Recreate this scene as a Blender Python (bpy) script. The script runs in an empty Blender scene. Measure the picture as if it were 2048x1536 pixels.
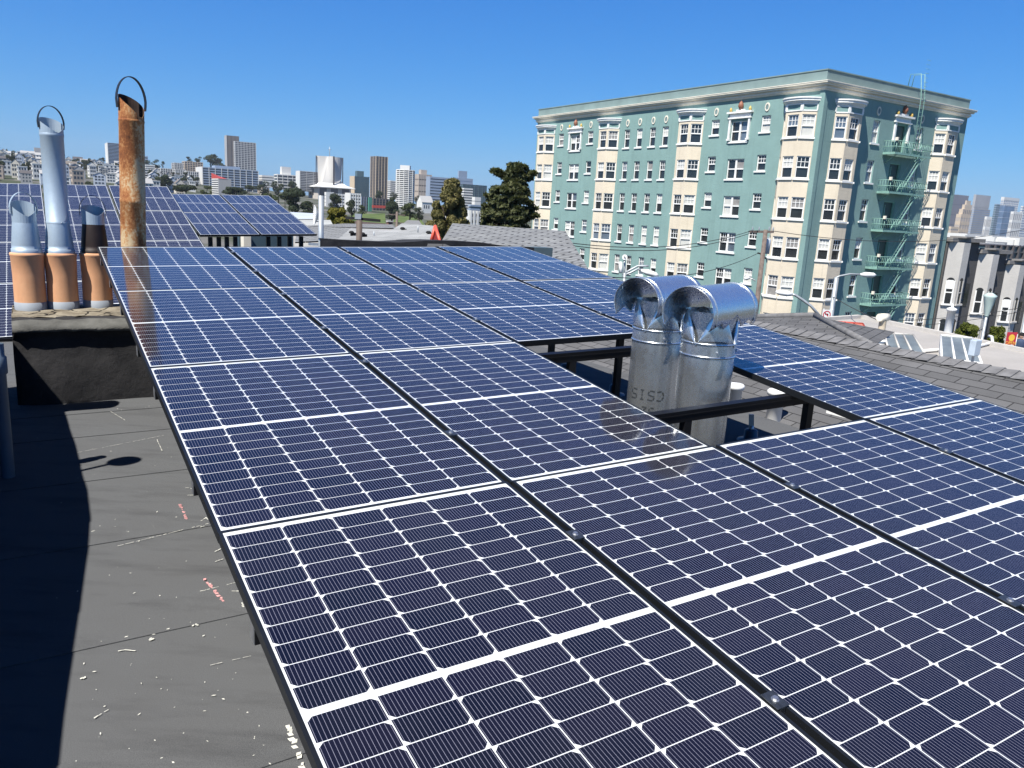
import bpy, bmesh, math, random
from mathutils import Vector, Matrix
R = math.radians
sc = bpy.context.scene
col = sc.collection
# ------------------------------------------------------------------ camera, world, sun, exposure
FPX = 1558.0                      # focal length in pixels of a 2048 px wide picture
CAM = Vector((0, 0, 1.7))
CX = Vector((0.9984248, 0.0123, 0.0548)); CY = Vector((0.0561, -0.2182, -0.9743)); CZ = Vector((0.0, 0.9758, -0.2185))
CZ.normalize(); CX = (CX - CZ * CX.dot(CZ)).normalized(); CY = CZ.cross(CX)
cam_d = bpy.data.cameras.new('camera'); cam = bpy.data.objects.new('camera', cam_d); col.objects.link(cam)
cam_d.sensor_width = 36; cam_d.lens = 36 * FPX / 2048; cam_d.clip_start = 0.05; cam_d.clip_end = 12000
cam.matrix_world = Matrix(((CX.x, -CY.x, -CZ.x, CAM.x), (CX.y, -CY.y, -CZ.y, CAM.y), (CX.z, -CY.z, -CZ.z, CAM.z), (0, 0, 0, 1)))
sc.camera = cam
SUN_EL, SUN_HEAD = 56.0, 55.0     # light travels towards this heading (degrees from +x)
LD = Vector((math.cos(R(SUN_HEAD)) * math.cos(R(SUN_EL)), math.sin(R(SUN_HEAD)) * math.cos(R(SUN_EL)), -math.sin(R(SUN_EL))))
sun_d = bpy.data.lights.new('sun', 'SUN'); sun_d.energy = 5.0; sun_d.angle = R(0.53); sun_d.color = (1.0, 0.955, 0.88)
sun = bpy.data.objects.new('sun', sun_d); col.objects.link(sun)
sun.rotation_mode = 'QUATERNION'; sun.rotation_quaternion = LD.to_track_quat('-Z', 'Y'); sun.location = (0, -20, 40)
w = bpy.data.worlds.new('World'); sc.world = w; w.use_nodes = True
nt = w.node_tree; nt.nodes.clear()
sky = nt.nodes.new('ShaderNodeTexSky'); sky.sky_type = 'NISHITA'; sky.sun_disc = False
sky.sun_elevation = R(SUN_EL); sky.sun_rotation = math.atan2(-LD.x, -LD.y)
sky.altitude = 60; sky.air_density = 1.0; sky.dust_density = 0.35; sky.ozone_density = 3.0
bg = nt.nodes.new('ShaderNodeBackground'); bg.inputs[1].default_value = 0.06
wo = nt.nodes.new('ShaderNodeOutputWorld'); sp_ = nt.nodes.new('ShaderNodeSeparateColor'); cb_ = nt.nodes.new('ShaderNodeCombineColor'); nt.links.new(sky.outputs[0], sp_.inputs[0])
for i_, (a_, p_) in enumerate(((.175, 1.48), (.85, .93), (3.06, .53))):      # a clear dry azure sky
    m1_ = nt.nodes.new('ShaderNodeMath'); m1_.operation = 'POWER'; m1_.inputs[1].default_value = p_; m2_ = nt.nodes.new('ShaderNodeMath'); m2_.operation = 'MULTIPLY'; m2_.inputs[1].default_value = a_
    nt.links.new(sp_.outputs[i_], m1_.inputs[0]); nt.links.new(m1_.outputs[0], m2_.inputs[0]); nt.links.new(m2_.outputs[0], cb_.inputs[i_])
tc_ = nt.nodes.new('ShaderNodeTexCoord'); sx_ = nt.nodes.new('ShaderNodeSeparateXYZ'); nt.links.new(tc_.outputs['Generated'], sx_.inputs[0])
mr_ = nt.nodes.new('ShaderNodeMapRange'); mr_.inputs[1].default_value = .38; mr_.inputs[2].default_value = .85; mr_.inputs[3].default_value = 1.0; mr_.inputs[4].default_value = .34; nt.links.new(sx_.outputs[2], mr_.inputs[0])
vm_ = nt.nodes.new('ShaderNodeVectorMath'); vm_.operation = 'SCALE'; nt.links.new(cb_.outputs[0], vm_.inputs[0]); nt.links.new(mr_.outputs[0], vm_.inputs['Scale'])   # deeper towards the zenith
nt.links.new(vm_.outputs[0], bg.inputs[0]); nt.links.new(bg.outputs[0], wo.inputs[0])
vs = sc.view_settings; vs.view_transform = 'Standard'; vs.look = 'None'; vs.exposure = 0.8; vs.gamma = 1.0

# ------------------------------------------------------------------ helpers
GX = Vector((0.8473, 0.5311, 0)); GY = Vector((-0.5311, 0.8473, 0)); UP = Vector((0, 0, 1)); GANG = math.atan2(0.5311, 0.8473)
def ray(px, py): return CX * ((px - 1024) / FPX) + CY * ((py - 768) / FPX) + CZ
def at(px, py, d): return CAM + ray(px, py) * d
def atz(px, py, z): r = ray(px, py); return CAM + r * ((z - CAM.z) / r.z)
def G(a, b, z=0.0): return GX * a + GY * b + UP * z
def along(P, e, px):              # how far from P along e the picture column px lies
    q = P - CAM; u = (px - 1024) / FPX
    return (u * q.dot(CZ) - q.dot(CX)) / (e.dot(CX) - u * e.dot(CZ))

class MB:
    def __init__(s): s.v = []; s.f = []; s.m = []; s.uv = {}; s.sm = set()
    def face(s, pts, mi=0, uv=None, smooth=False):
        n = len(s.v); s.v += [tuple(p) for p in pts]; s.f.append(tuple(range(n, n + len(pts)))); s.m.append(mi)
        if uv: s.uv[len(s.f) - 1] = uv
        if smooth: s.sm.add(len(s.f) - 1)
    def box(s, a, b, mi=0):
        x0, y0, z0 = a; x1, y1, z1 = b; n = len(s.v)
        s.v += [(x0, y0, z0), (x1, y0, z0), (x1, y1, z0), (x0, y1, z0), (x0, y0, z1), (x1, y0, z1), (x1, y1, z1), (x0, y1, z1)]
        for q in ((0, 3, 2, 1), (4, 5, 6, 7), (0, 1, 5, 4), (1, 2, 6, 5), (2, 3, 7, 6), (3, 0, 4, 7)):
            s.f.append(tuple(n + i for i in q)); s.m.append(mi)
        return s
    def obox(s, o, ex, ey, ez, mi=0):   # box from a corner and three edge vectors
        o, ex, ey, ez = map(Vector, (o, ex, ey, ez)); n = len(s.v)
        s.v += [tuple(o + ex * i + ey * j + ez * k) for k in (0, 1) for (i, j) in ((0, 0), (1, 0), (1, 1), (0, 1))]
        for q in ((0, 3, 2, 1), (4, 5, 6, 7), (0, 1, 5, 4), (1, 2, 6, 5), (2, 3, 7, 6), (3, 0, 4, 7)):
            s.f.append(tuple(n + i for i in q)); s.m.append(mi)
        return s
    def prism(s, poly, z0, z1, mi=0, top=None):
        n = len(poly); b = len(s.v)
        s.v += [(x, y, z0) for x, y in poly] + [(x, y, z1) for x, y in poly]
        s.f.append(tuple(b + i for i in reversed(range(n)))); s.m.append(mi)
        s.f.append(tuple(b + n + i for i in range(n))); s.m.append(mi if top is None else top)
        for i in range(n):
            j = (i + 1) % n; s.f.append((b + i, b + j, b + n + j, b + n + i)); s.m.append(mi)
        return s
    def tube(s, pts, r, n=10, mi=0, caps=True, smooth=True):
        pts = [Vector(p) for p in pts]; rs = r if isinstance(r, (list, tuple)) else [r] * len(pts); rings = []
        ref = None
        for i, p in enumerate(pts):
            t = (pts[min(i + 1, len(pts) - 1)] - pts[max(i - 1, 0)]).normalized()
            if ref is None: ref = Vector((0, 0, 1)) if abs(t.z) < .9 else Vector((1, 0, 0))
            a = (ref - t * ref.dot(t)).normalized(); ref = a; b = t.cross(a); k = len(s.v)
            s.v += [tuple(p + (a * math.cos(2 * math.pi * j / n) + b * math.sin(2 * math.pi * j / n)) * rs[i]) for j in range(n)]
            rings.append(k)
        for i in range(len(rings) - 1):
            for j in range(n):
                j2 = (j + 1) % n; s.f.append((rings[i] + j, rings[i] + j2, rings[i + 1] + j2, rings[i + 1] + j)); s.m.append(mi)
                if smooth: s.sm.add(len(s.f) - 1)
        if caps:
            s.f.append(tuple(rings[0] + j for j in reversed(range(n)))); s.m.append(mi)
            s.f.append(tuple(rings[-1] + j for j in range(n))); s.m.append(mi)
        return s
    def lathe(s, prof, n=32, mi=0, c=(0, 0), capb=False, capt=False):
        k = len(s.v)
        for r, z in prof: s.v += [(c[0] + r * math.cos(2 * math.pi * j / n), c[1] + r * math.sin(2 * math.pi * j / n), z) for j in range(n)]
        for i in range(len(prof) - 1):
            for j in range(n):
                j2 = (j + 1) % n; s.f.append((k + i * n + j, k + i * n + j2, k + (i + 1) * n + j2, k + (i + 1) * n + j)); s.m.append(mi); s.sm.add(len(s.f) - 1)
        if capb: s.f.append(tuple(k + j for j in reversed(range(n)))); s.m.append(mi)
        if capt: s.f.append(tuple(k + (len(prof) - 1) * n + j for j in range(n))); s.m.append(mi)
        return s
    def build(s, name, mats, parent=None, solid=0.0, bevel=0.0, weld=False):
        me = bpy.data.meshes.new(name); me.from_pydata(s.v, [], s.f)
        if not isinstance(mats, (list, tuple)): mats = [mats]
        for m in mats: me.materials.append(m)
        me.polygons.foreach_set('material_index', [min(i, len(mats) - 1) for i in s.m])
        if s.sm: me.polygons.foreach_set('use_smooth', [i in s.sm for i in range(len(s.f))])
        if s.uv:
            ul = me.uv_layers.new(name='UVMap')
            for fi, uvs in s.uv.items():
                p = me.polygons[fi]
                for k, li in enumerate(p.loop_indices): ul.data[li].uv = uvs[k]
        if weld:
            bmx = bmesh.new(); bmx.from_mesh(me); bmesh.ops.remove_doubles(bmx, verts=bmx.verts, dist=1e-5); bmx.to_mesh(me); bmx.free()
        me.update()
        o = bpy.data.objects.new(name, me); col.objects.link(o)
        if parent: o.parent = parent
        if solid: md = o.modifiers.new('solid', 'SOLIDIFY'); md.thickness = solid; md.offset = 0
        if bevel: md = o.modifiers.new('bevel', 'BEVEL'); md.width = bevel; md.segments = 2; md.limit_method = 'ANGLE'
        return o

def tag(o, label=None, cat=None, group=None, kind=None):
    if label: o['label'] = label
    if cat: o['category'] = cat
    if group: o['group'] = group
    if kind: o['kind'] = kind
    return o
def thing(name, label, cat, loc=(0, 0, 0), rz=0.0, group=None, mat=None):
    o = bpy.data.objects.new(name, None); col.objects.link(o); o.empty_display_size = .2
    if mat is not None: o.matrix_world = mat
    else: o.location = loc; o.rotation_euler = (0, 0, rz)
    return tag(o, label, cat, group)
def copy_tree(o, parent=None):
    c = o.copy(); col.objects.link(c)
    if parent: c.parent = parent
    for ch in list(o.children): copy_tree(ch, c)
    return c
def uvquad(mb, pts, mi=0):        # planar metre UVs along the first edge
    pts = [Vector(p) for p in pts]; u = (pts[1] - pts[0]).normalized(); nrm = (pts[1] - pts[0]).cross(pts[-1] - pts[0]).normalized(); v = nrm.cross(u)
    mb.face(pts, mi, [((p - pts[0]).dot(u), (p - pts[0]).dot(v)) for p in pts])

# ------------------------------------------------------------------ materials
class NB:
    def __init__(s, name):
        s.mat = bpy.data.materials.new(name); s.mat.use_nodes = True; s.t = s.mat.node_tree; s.t.nodes.clear()
        s.out = s.t.nodes.new('ShaderNodeOutputMaterial'); s.b = s.t.nodes.new('ShaderNodeBsdfPrincipled'); s.t.links.new(s.b.outputs[0], s.out.inputs[0])
    def n(s, ty, **kw):
        x = s.t.nodes.new(ty)
        for k, v in kw.items(): setattr(x, k, v)
        return x
    def put(s, sock, v):
        if isinstance(v, bpy.types.NodeSocket): s.t.links.new(v, sock)
        elif isinstance(v, (tuple, list)) and len(v) == 3 and sock.type == 'RGBA': sock.default_value = (*v, 1)
        else: sock.default_value = v
    def m(s, op, a, b=None, c=None):
        x = s.n('ShaderNodeMath', operation=op); s.put(x.inputs[0], a)
        if b is not None: s.put(x.inputs[1], b)
        if c is not None: s.put(x.inputs[2], c)
        return x.outputs[0]
    def mix(s, f, a, b, mode='MIX'):
        x = s.n('ShaderNodeMix', data_type='RGBA', blend_type=mode); s.put(x.inputs[0], f); s.put(x.inputs[6], a); s.put(x.inputs[7], b); return x.outputs[2]
    def co(s, kind='Object'): return s.n('ShaderNodeTexCoord').outputs[kind]
    def mapd(s, v, scale=(1, 1, 1), rot=(0, 0, 0)):
        x = s.n('ShaderNodeMapping'); s.put(x.inputs[0], v); x.inputs['Scale'].default_value = scale; x.inputs['Rotation'].default_value = rot; return x.outputs[0]
    def noise(s, v, scale, detail=4, rough=.55, out=0):
        x = s.n('ShaderNodeTexNoise'); s.put(x.inputs['Vector'], v); x.inputs['Scale'].default_value = scale; x.inputs['Detail'].default_value = detail; x.inputs['Roughness'].default_value = rough; return x.outputs[out]
    def ramp(s, f, stops):
        x = s.n('ShaderNodeValToRGB'); s.put(x.inputs[0], f); e = x.color_ramp.elements
        while len(e) < len(stops): e.new(.5)
        for el, (p, c) in zip(e, stops): el.position = p; el.color = (*c, 1) if len(c) == 3 else c
        return x.outputs[0]
    def gray(s, f, a, b):           # remap to 0..1 clamped
        x = s.n('ShaderNodeMapRange'); s.put(x.inputs[0], f); x.inputs[1].default_value = a; x.inputs[2].default_value = b; return x.outputs[0]
    def bump(s, h, strength=.3, dist=.01):
        x = s.n('ShaderNodeBump'); s.put(x.inputs['Height'], h); x.inputs['Strength'].default_value = strength; x.inputs['Distance'].default_value = dist; s.t.links.new(x.outputs[0], s.b.inputs['Normal'])
    def fin(s, color=None, rough=None, metal=None, spec=None):
        if color is not None: s.put(s.b.inputs['Base Color'], color)
        if rough is not None: s.put(s.b.inputs['Roughness'], rough)
        if metal is not None: s.put(s.b.inputs['Metallic'], metal)
        if spec is not None: s.b.inputs['Specular IOR Level'].default_value = spec
        return s.mat
def simple(name, c, rough=.6, metal=0.0, var=.12, scale=3.0, bump=0.0, bscale=60, spec=.5):
    b = NB(name); v = b.co()
    n = b.noise(v, scale, 5); d = tuple(x * (1 - var) for x in c); l = tuple(min(1, x * (1 + var)) for x in c)
    colr = b.mix(b.gray(n, .3, .7), d, l)
    if bump: b.bump(b.noise(v, bscale, 3), bump, .01)
    return b.fin(colr, rough, metal, spec)

def cell_material(name, flip):
    b = NB(name); xyz = b.n('ShaderNodeSeparateXYZ'); b.put(xyz.inputs[0], b.co()); X, Y = xyz.outputs[0], xyz.outputs[1]
    cw, rp, mid, side, top = .1643, .08115, .021, .0155, .030
    px = b.m('SUBTRACT', X, side); py = b.m('SUBTRACT', b.m('MULTIPLY', Y, -1), top)
    u = b.m('DIVIDE', px, cw); ci = b.m('FLOOR', u); fu = b.m('FRACT', u)
    h = b.m('GREATER_THAN', py, 10 * rp + mid / 2)
    q = b.m('SUBTRACT', py, b.m('MULTIPLY', h, mid)); v = b.m('DIVIDE', q, rp); fv = b.m('FRACT', v)
    inmid = b.m('LESS_THAN', b.m('ABSOLUTE', b.m('SUBTRACT', py, 10 * rp + mid / 2)), mid / 2)
    dx = b.m('MULTIPLY', b.m('SUBTRACT', .5, b.m('ABSOLUTE', b.m('SUBTRACT', fu, .5))), cw)
    dyn = b.m('MULTIPLY', b.m('SUBTRACT', .5, b.m('ABSOLUTE', b.m('SUBTRACT', fv, .5))), rp)
    par = b.m('MODULO', b.m('ADD', b.m('ADD', ci, h), 10 + flip), 2)
    ed = b.m('MULTIPLY', b.m('ADD', b.m('MULTIPLY', par, fv), b.m('MULTIPLY', b.m('SUBTRACT', 1, par), b.m('SUBTRACT', 1, fv))), rp)
    ins = b.m('MULTIPLY', b.m('GREATER_THAN', dx, .0016), b.m('GREATER_THAN', dyn, .0013))
    ins = b.m('MULTIPLY', ins, b.m('GREATER_THAN', b.m('ADD', dx, ed), .0165))
    ins = b.m('MULTIPLY', ins, b.m('SUBTRACT', 1, inmid))
    rng = b.m('MULTIPLY', b.m('MULTIPLY', b.m('GREATER_THAN', px, 0), b.m('LESS_THAN', px, 6 * cw)), b.m('MULTIPLY', b.m('GREATER_THAN', py, 0), b.m('LESS_THAN', q, 20 * rp)))
    ins = b.m('MULTIPLY', ins, rng)
    wire = b.m('LESS_THAN', b.m('ABSOLUTE', b.m('SUBTRACT', b.m('FRACT', b.m('MULTIPLY', fu, 16)), .5)), .045)
    fing = b.m('LESS_THAN', b.m('FRACT', b.m('MULTIPLY', fv, 44)), .18)
    wn = b.n('ShaderNodeTexWhiteNoise', noise_dimensions='3D'); cmb = b.n('ShaderNodeCombineXYZ'); b.put(cmb.inputs[0], ci); b.put(cmb.inputs[1], b.m('FLOOR', v)); b.put(cmb.inputs[2], b.n('ShaderNodeObjectInfo').outputs['Random']); b.put(wn.inputs[0], cmb.outputs[0])
    cell = b.mix(wn.outputs[0], (.0030, .0042, .0105), (.0062, .0058, .0150))
    cell = b.mix(b.m('MULTIPLY', fing, .30), cell, (.020, .022, .036))
    cell = b.mix(wire, cell, (.21, .21, .27))
    dust = b.noise(b.co(), 2.2, 6, .6)
    full = b.mix(ins, (.62, .645, .65), cell)
    full = b.mix(b.m('MULTIPLY', b.gray(dust, .4, .9), .05), full, (.16, .15, .14))
    return b.fin(full, b.m('ADD', .055, b.m('MULTIPLY', dust, .05)), 0.0, .6)

def galv(name, c=(.73, .77, .80), rough=.25, spots=.14):
    b = NB(name); v = b.co(); vo = b.n('ShaderNodeTexVoronoi'); b.put(vo.inputs['Vector'], v); vo.inputs['Scale'].default_value = 85
    n1 = b.noise(b.mapd(v, (1, 1, .35)), 6, 5); n2 = b.noise(v, 30, 4)
    cc = b.mix(b.m('MULTIPLY', vo.outputs['Color'], spots), tuple(x * .86 for x in c), tuple(min(1, x * 1.15) for x in c))
    cc = b.mix(b.gray(n1, .45, .75), cc, tuple(x * .86 for x in c))
    b.bump(b.noise(b.mapd(v, (1, 1, .25)), 4, 1), .12, .02)
    return b.fin(cc, b.m('ADD', rough - .08, b.m('MULTIPLY', n2, .2)), 0.9)

def shingles(name, c1, c2, w=.33, hgt=.143, mort=.006, bumpd=.012):
    b = NB(name); uv = b.co('UV'); br = b.n('ShaderNodeTexBrick'); b.put(br.inputs['Vector'], uv)
    br.inputs['Scale'].default_value = 1; br.inputs['Brick Width'].default_value = w; br.inputs['Row Height'].default_value = hgt; br.inputs['Mortar Size'].default_value = mort; br.inputs['Mortar Smooth'].default_value = .2; br.inputs['Bias'].default_value = 0
    b.put(br.inputs['Color1'], c1); b.put(br.inputs['Color2'], c2); b.put(br.inputs['Mortar'], tuple(x * .3 for x in c1))
    g = b.noise(uv, 160, 2); g2 = b.noise(uv, 1.4, 4)
    cc = b.mix(b.gray(g, .25, .75), b.mix(.5, br.outputs[0], (0, 0, 0)), br.outputs[0]); cc = b.mix(b.gray(g2, .4, .8), cc, b.mix(.4, cc, (.03, .03, .03)))
    sep = b.n('ShaderNodeSeparateXYZ'); b.put(sep.inputs[0], uv); saw = b.m('SUBTRACT', 1, b.m('FRACT', b.m('DIVIDE', sep.outputs[1], hgt)))
    b.bump(b.m('ADD', b.m('MULTIPLY', saw, .6), b.m('MULTIPLY', b.m('SUBTRACT', 1, br.outputs[1]), .6)), .9, bumpd)
    return b.fin(cc, .92, 0, .2)

def stucco(name, c, streak=.25, bump=.5):
    b = NB(name); v = b.co(); n = b.noise(v, .55, 6, .6); st = b.noise(b.mapd(v, (2.2, 2.2, .09)), 1.6, 5, .6)
    cc = b.mix(b.gray(n, .3, .75), tuple(x * .9 for x in c), tuple(x * 1.07 for x in c))
    cc = b.mix(b.m('MULTIPLY', b.gray(st, .52, .8), streak), cc, tuple(x * .55 for x in c))
    b.bump(b.m('ADD', b.noise(b.mapd(v, (1, 1, 2.2)), 2.6, 5, .6), b.m('MULTIPLY', b.noise(v, 12, 3), .3)), bump, .07)
    return b.fin(cc, .9, 0, .2)

M = {}
M['cellA'] = cell_material('solar_cells', 0); M['cellB'] = cell_material('solar_cells_turned', 1)
M['frame'] = simple('black_anodised', (.016, .018, .021), .38, .35, .2)
M['rail'] = simple('black_rail', (.010, .010, .012), .45, .4, .2)
M['alu'] = simple('mill_aluminium', (.55, .56, .58), .4, .9, .15, 20)
M['clamp'] = simple('clamp_metal', (.10, .11, .12), .35, .8, .3, 60)
M['galv'] = galv('galvanised_sheet'); M['galv_old'] = galv('weathered_zinc', (.40, .49, .57), .5, .25)
M['galv_old'].node_tree.nodes['Principled BSDF'].inputs['Metallic'].default_value = .35
M['strap'] = simple('dark_strap', (.03, .03, .033), .5, .6, .3)
M['white'] = simple('white_paint', (.74, .74, .72), .5, 0, .06)
M['offwhite'] = simple('cream_white', (.68, .64, .54), .6, 0, .08)
M['black'] = simple('soot_black', (.008, .008, .009), .9, 0, .2)
M['brown_iron'] = simple('burnt_brown_iron', (.016, .008, .006), .6, .2, .5, 9)
M['red'] = simple('red_paint', (.42, .055, .035), .6, 0, .15)
M['glassdark'] = simple('dark_window_glass', (.018, .022, .026), .06, 0, .3, .7, spec=.7)
M['shade'] = simple('window_blind', (.50, .50, .47), .35, 0, .1, 2)
M['wood'] = simple('weathered_pole_wood', (.13, .10, .085), .85, 0, .35, 6, .4, 30)
M['steel'] = simple('street_light_steel', (.36, .39, .41), .45, .35, .12)
M['shingle_cap'] = simple('shingle_cap', (.15, .15, .155), .95, 0, .25, 8, .3, 160, .1)
M['wire'] = simple('wire_black', (.03, .03, .03), .6)
M['bark'] = simple('bark', (.055, .040, .030), .9, 0, .3, 4, .5, 20)

def membrane():
    b = NB('roof_membrane'); v = b.co(); g = b.noise(v, 420, 2, .5); m1 = b.noise(v, 1.1, 5, .6); m2 = b.noise(b.mapd(v, (.6, 3, 1), (0, 0, -GANG)), 2.2, 5, .65)
    cc = b.mix(b.gray(g, .3, .72), (.052, .054, .057), (.155, .161, .168))
    cc = b.mix(b.m('MULTIPLY', b.gray(m1, .42, .75), .45), cc, (.085, .085, .086)); cc = b.mix(b.m('MULTIPLY', b.gray(m2, .5, .78), .45), cc, (.022, .022, .024))
    vo = b.n('ShaderNodeTexVoronoi'); b.put(vo.inputs['Vector'], v); vo.inputs['Scale'].default_value = 9; sp = b.m('LESS_THAN', vo.outputs['Distance'], .028)
    sp = b.m('MULTIPLY', sp, b.gray(b.noise(v, 3.1, 3), .52, .56)); cc = b.mix(sp, cc, (.55, .54, .5))
    b.bump(b.m('ADD', g, b.m('MULTIPLY', b.noise(v, 6, 4), 1.5)), .35, .006)
    return b.fin(cc, .95, 0, .06)
M['membrane'] = membrane()
b_ = NB('tar_black'); v_ = b_.co(); n_ = b_.noise(v_, 5, 6, .6); g_ = b_.noise(v_, 250, 2)
c_ = b_.mix(b_.gray(n_, .35, .7), (.012, .012, .014), (.034, .033, .035)); c_ = b_.mix(b_.m('MULTIPLY', b_.gray(g_, .45, .7), .5), c_, (.05, .05, .05)); b_.bump(b_.m('ADD', n_, b_.m('MULTIPLY', g_, .15)), .6, .03)
M['tar'] = b_.fin(c_, .85, 0, .3)
b_ = NB('mortar_crown'); v_ = b_.co(); n_ = b_.noise(v_, 6, 6, .65); cr = b_.n('ShaderNodeTexVoronoi', feature='DISTANCE_TO_EDGE'); b_.put(cr.inputs['Vector'], b_.mix(.18, v_, b_.noise(v_, 4, 3, out=1))); cr.inputs['Scale'].default_value = 5
c_ = b_.mix(b_.gray(n_, .35, .7), (.13, .11, .08), (.30, .27, .21)); c_ = b_.mix(b_.m('LESS_THAN', cr.outputs[0], .03), c_, (.02, .018, .015)); b_.bump(n_, .7, .03)
M['mortar'] = b_.fin(c_, .95, 0, .2)
M['lipgray'] = simple('tarred_cement_lip', (.095, .095, .088), .9, 0, .35, 7, .5, 80)
b_ = NB('terracotta'); v_ = b_.co(); n_ = b_.noise(b_.mapd(v_, (1, 1, .5)), 7, 6, .6)
c_ = b_.mix(b_.gray(n_, .3, .75), (.54, .275, .15), (.70, .40, .23)); c_ = b_.mix(b_.m('MULTIPLY', b_.gray(b_.noise(v_, 40, 3), .5, .75), .3), c_, (.55, .33, .2)); b_.bump(n_, .2, .01)
M['terracotta'] = b_.fin(c_, .85, 0, .25)
M['bandgray'] = simple('gray_paint_band', (.24, .27, .31), .7, 0, .12, 6)
b_ = NB('rusted_steel'); v_ = b_.co(); n1 = b_.noise(b_.mapd(v_, (1, 1, .45)), 5.0, 7, .62); n2 = b_.noise(v_, 42, 5, .7); n3 = b_.noise(b_.mapd(v_, (1, 1, .12)), 9, 5, .6); n4 = b_.noise(v_, 2.6, 3)
fade = b_.m('ADD', b_.m('MULTIPLY', n1, .72), b_.m('MULTIPLY', n2, .30))
c_ = b_.ramp(fade, [(.0, (.62, .51, .34)), (.46, (.56, .43, .26)), (.505, (.46, .22, .085)), (.57, (.28, .10, .035)), (.68, (.085, .035, .02))])
c_ = b_.mix(b_.m('MULTIPLY', b_.gray(n3, .5, .75), .5), c_, (.15, .065, .03)); b_.bump(b_.m('ADD', n2, n1), .35, .008)
M['rust'] = b_.fin(c_, .8, .1, .3)
M['shingle'] = shingles('dark_gray_shingles', (.125, .126, .13), (.175, .175, .18))
M['shingle_light'] = shingles('pale_gray_shingles', (.30, .31, .32), (.36, .37, .37), .60, .26, .035, .03)
M['shingle_pale'] = shingles('pale_roll_roofing', (.36, .37, .37), (.42, .43, .43), 1.6, .9, .008, .01)
M['shingle_brown'] = shingles('brown_shingles', (.12, .085, .075), (.15, .11, .09), .5, .25, .02, .02)
M['green'] = stucco('green_stucco', (.20, .315, .30), .4, .16); M['cream'] = stucco('cream_stucco', (.64, .565, .445), .4, .15)
M['trimgreen'] = simple('parapet_gray_green', (.17, .24, .24), .8, 0, .15, .6)
M['iron'] = simple('green_painted_iron', (.20, .36, .31), .6, 0, .15)
M['graystucco'] = stucco('gray_stucco', (.47, .455, .43), .15, .2)
M['darkwall'] = stucco('dark_gray_wall', (.095, .092, .09), .15, .2)
# ------------------------------------------------------------------ the roof we stand on
own = thing('roof_building', 'flat tar roofed building carrying all the solar panels and the clay flues', 'building', (0, 0, 0))
mb = MB(); c = [G(-1.6, -5), G(5.55, -5), G(5.55, 17.6), G(-9, 17.6), G(-9, 7.0), G(-1.6, 7.0)]
mb.face([(p.x, p.y, 0) for p in c]); mb.build('flat_roof', M['membrane'], own)
mb = MB()
for i in range(6):
    a, b = c[i], c[(i + 1) % 6]; mb.face([(a.x, a.y, -10), (b.x, b.y, -10), (b.x, b.y, -.004), (a.x, a.y, -.004)])
mb.build('wall', M['darkwall'], own)
# membrane laps: thin raised seams running along the panels' rows
mb = MB()
for a0, b0, a1, b1 in ((-1.2, 2.05, 1.0, 2.12), (-1.2, 3.02, 1.0, 3.05), (-1.2, 3.98, 1.0, 4.03), (-1.2, 4.95, 1.0, 4.98), (-1.2, 5.9, 1.0, 5.93), (-1.2, 6.55, 1.0, 6.57), (-6, 8.9, -.6, 8.95), (-6, 9.9, -.6, 9.95)):
    p, q = G(a0, b0), G(a1, b1); mb.obox((p.x, p.y, .0005), q - p, GY * .30, (0, 0, .004))
mb.build('membrane_lap', M['membrane'], own)
# chalk and paint marks on the membrane
mark_w = simple('chalk_white', (.55, .55, .50), .9, 0, .2, 30); mark_p = simple('chalk_pink', (.50, .25, .25), .9, 0, .3, 30)
random.seed(5)
def stroke(pts, wd, m, brk=.35, nm='chalk_mark'):
    mb = MB(); P = [atz(x, y, .006) for x, y in pts]
    for a, b in zip(P, P[1:]):
        n = max(2, int((b - a).length / .012)); s = (b - a).cross(UP).normalized()
        for k in range(n):
            if random.random() < brk: continue
            p = a.lerp(b, k / n) + s * random.uniform(-1, 1) * wd * .5; q = a.lerp(b, (k + 1.3) / n); ww = s * wd * random.uniform(.3, .8)
            mb.face([p - ww, q - ww, q + ww, p + ww])
    return mb
MK = MB(); 
def addmb(A, B):
    n = len(A.v); A.v += B.v; A.f += [tuple(i + n for i in f) for f in B.f]; A.m += B.m
for pts in (((360, 1008), (375, 1043)), ((405, 1155), (428, 1180), (455, 1212)),): addmb(MK, stroke(pts, .010, None))
MK.build('pink_chalk_mark', mark_p, own)
MK = MB()
for pts, wd in ((((371, 975), (382, 976), (385, 982)), .004), (((369, 990), (386, 990)), .004), (((402, 1042), (412, 1035), (417, 1040)), .004), (((400, 1054), (408, 1052), (414, 1054)), .004), (((429, 1103), (440, 1098)), .004), (((430, 1123), (445, 1118)), .004), (((384, 1252), (390, 1248), (396, 1250)), .006), (((236, 1302), (250, 1299), (268, 1301)), .004), (((314, 879), (324, 901)), .004), (((300, 1276), (304, 1279)), .012), (((335, 1257), (337, 1258)), .010), (((160, 1357), (170, 1354)), .010), (((463, 1182), (478, 1182)), .004), (((484, 1205), (487, 1213)), .006), (((220, 822), (250, 840)), .003), (((575, 1450), (590, 1490), (605, 1536)), .012), (((230, 1093), (420, 1046)), .003), (((370, 1190), (470, 1165)), .003), (((180, 1440), (215, 1420)), .004), (((420, 1330), (500, 1312)), .002), (((155, 905), (330, 870)), .002)):
    addmb(MK, stroke(pts, wd, None, .3))
for k in range(110):
    p = atz(random.uniform(150, 560), random.uniform(800, 1536), .005); r = random.choice((.002, .003, .004, .006)); a = random.random() * 3
    u = Vector((math.cos(a), math.sin(a), 0)) * r * random.uniform(.6, 2.2); v = Vector((-math.sin(a), math.cos(a), 0)) * r * .7
    MK.face([p - u - v * .3, p + v * .6 - u * .2, p + u, p + u * .2 - v])
MK.build('white_chalk_mark', mark_w, own)

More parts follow.
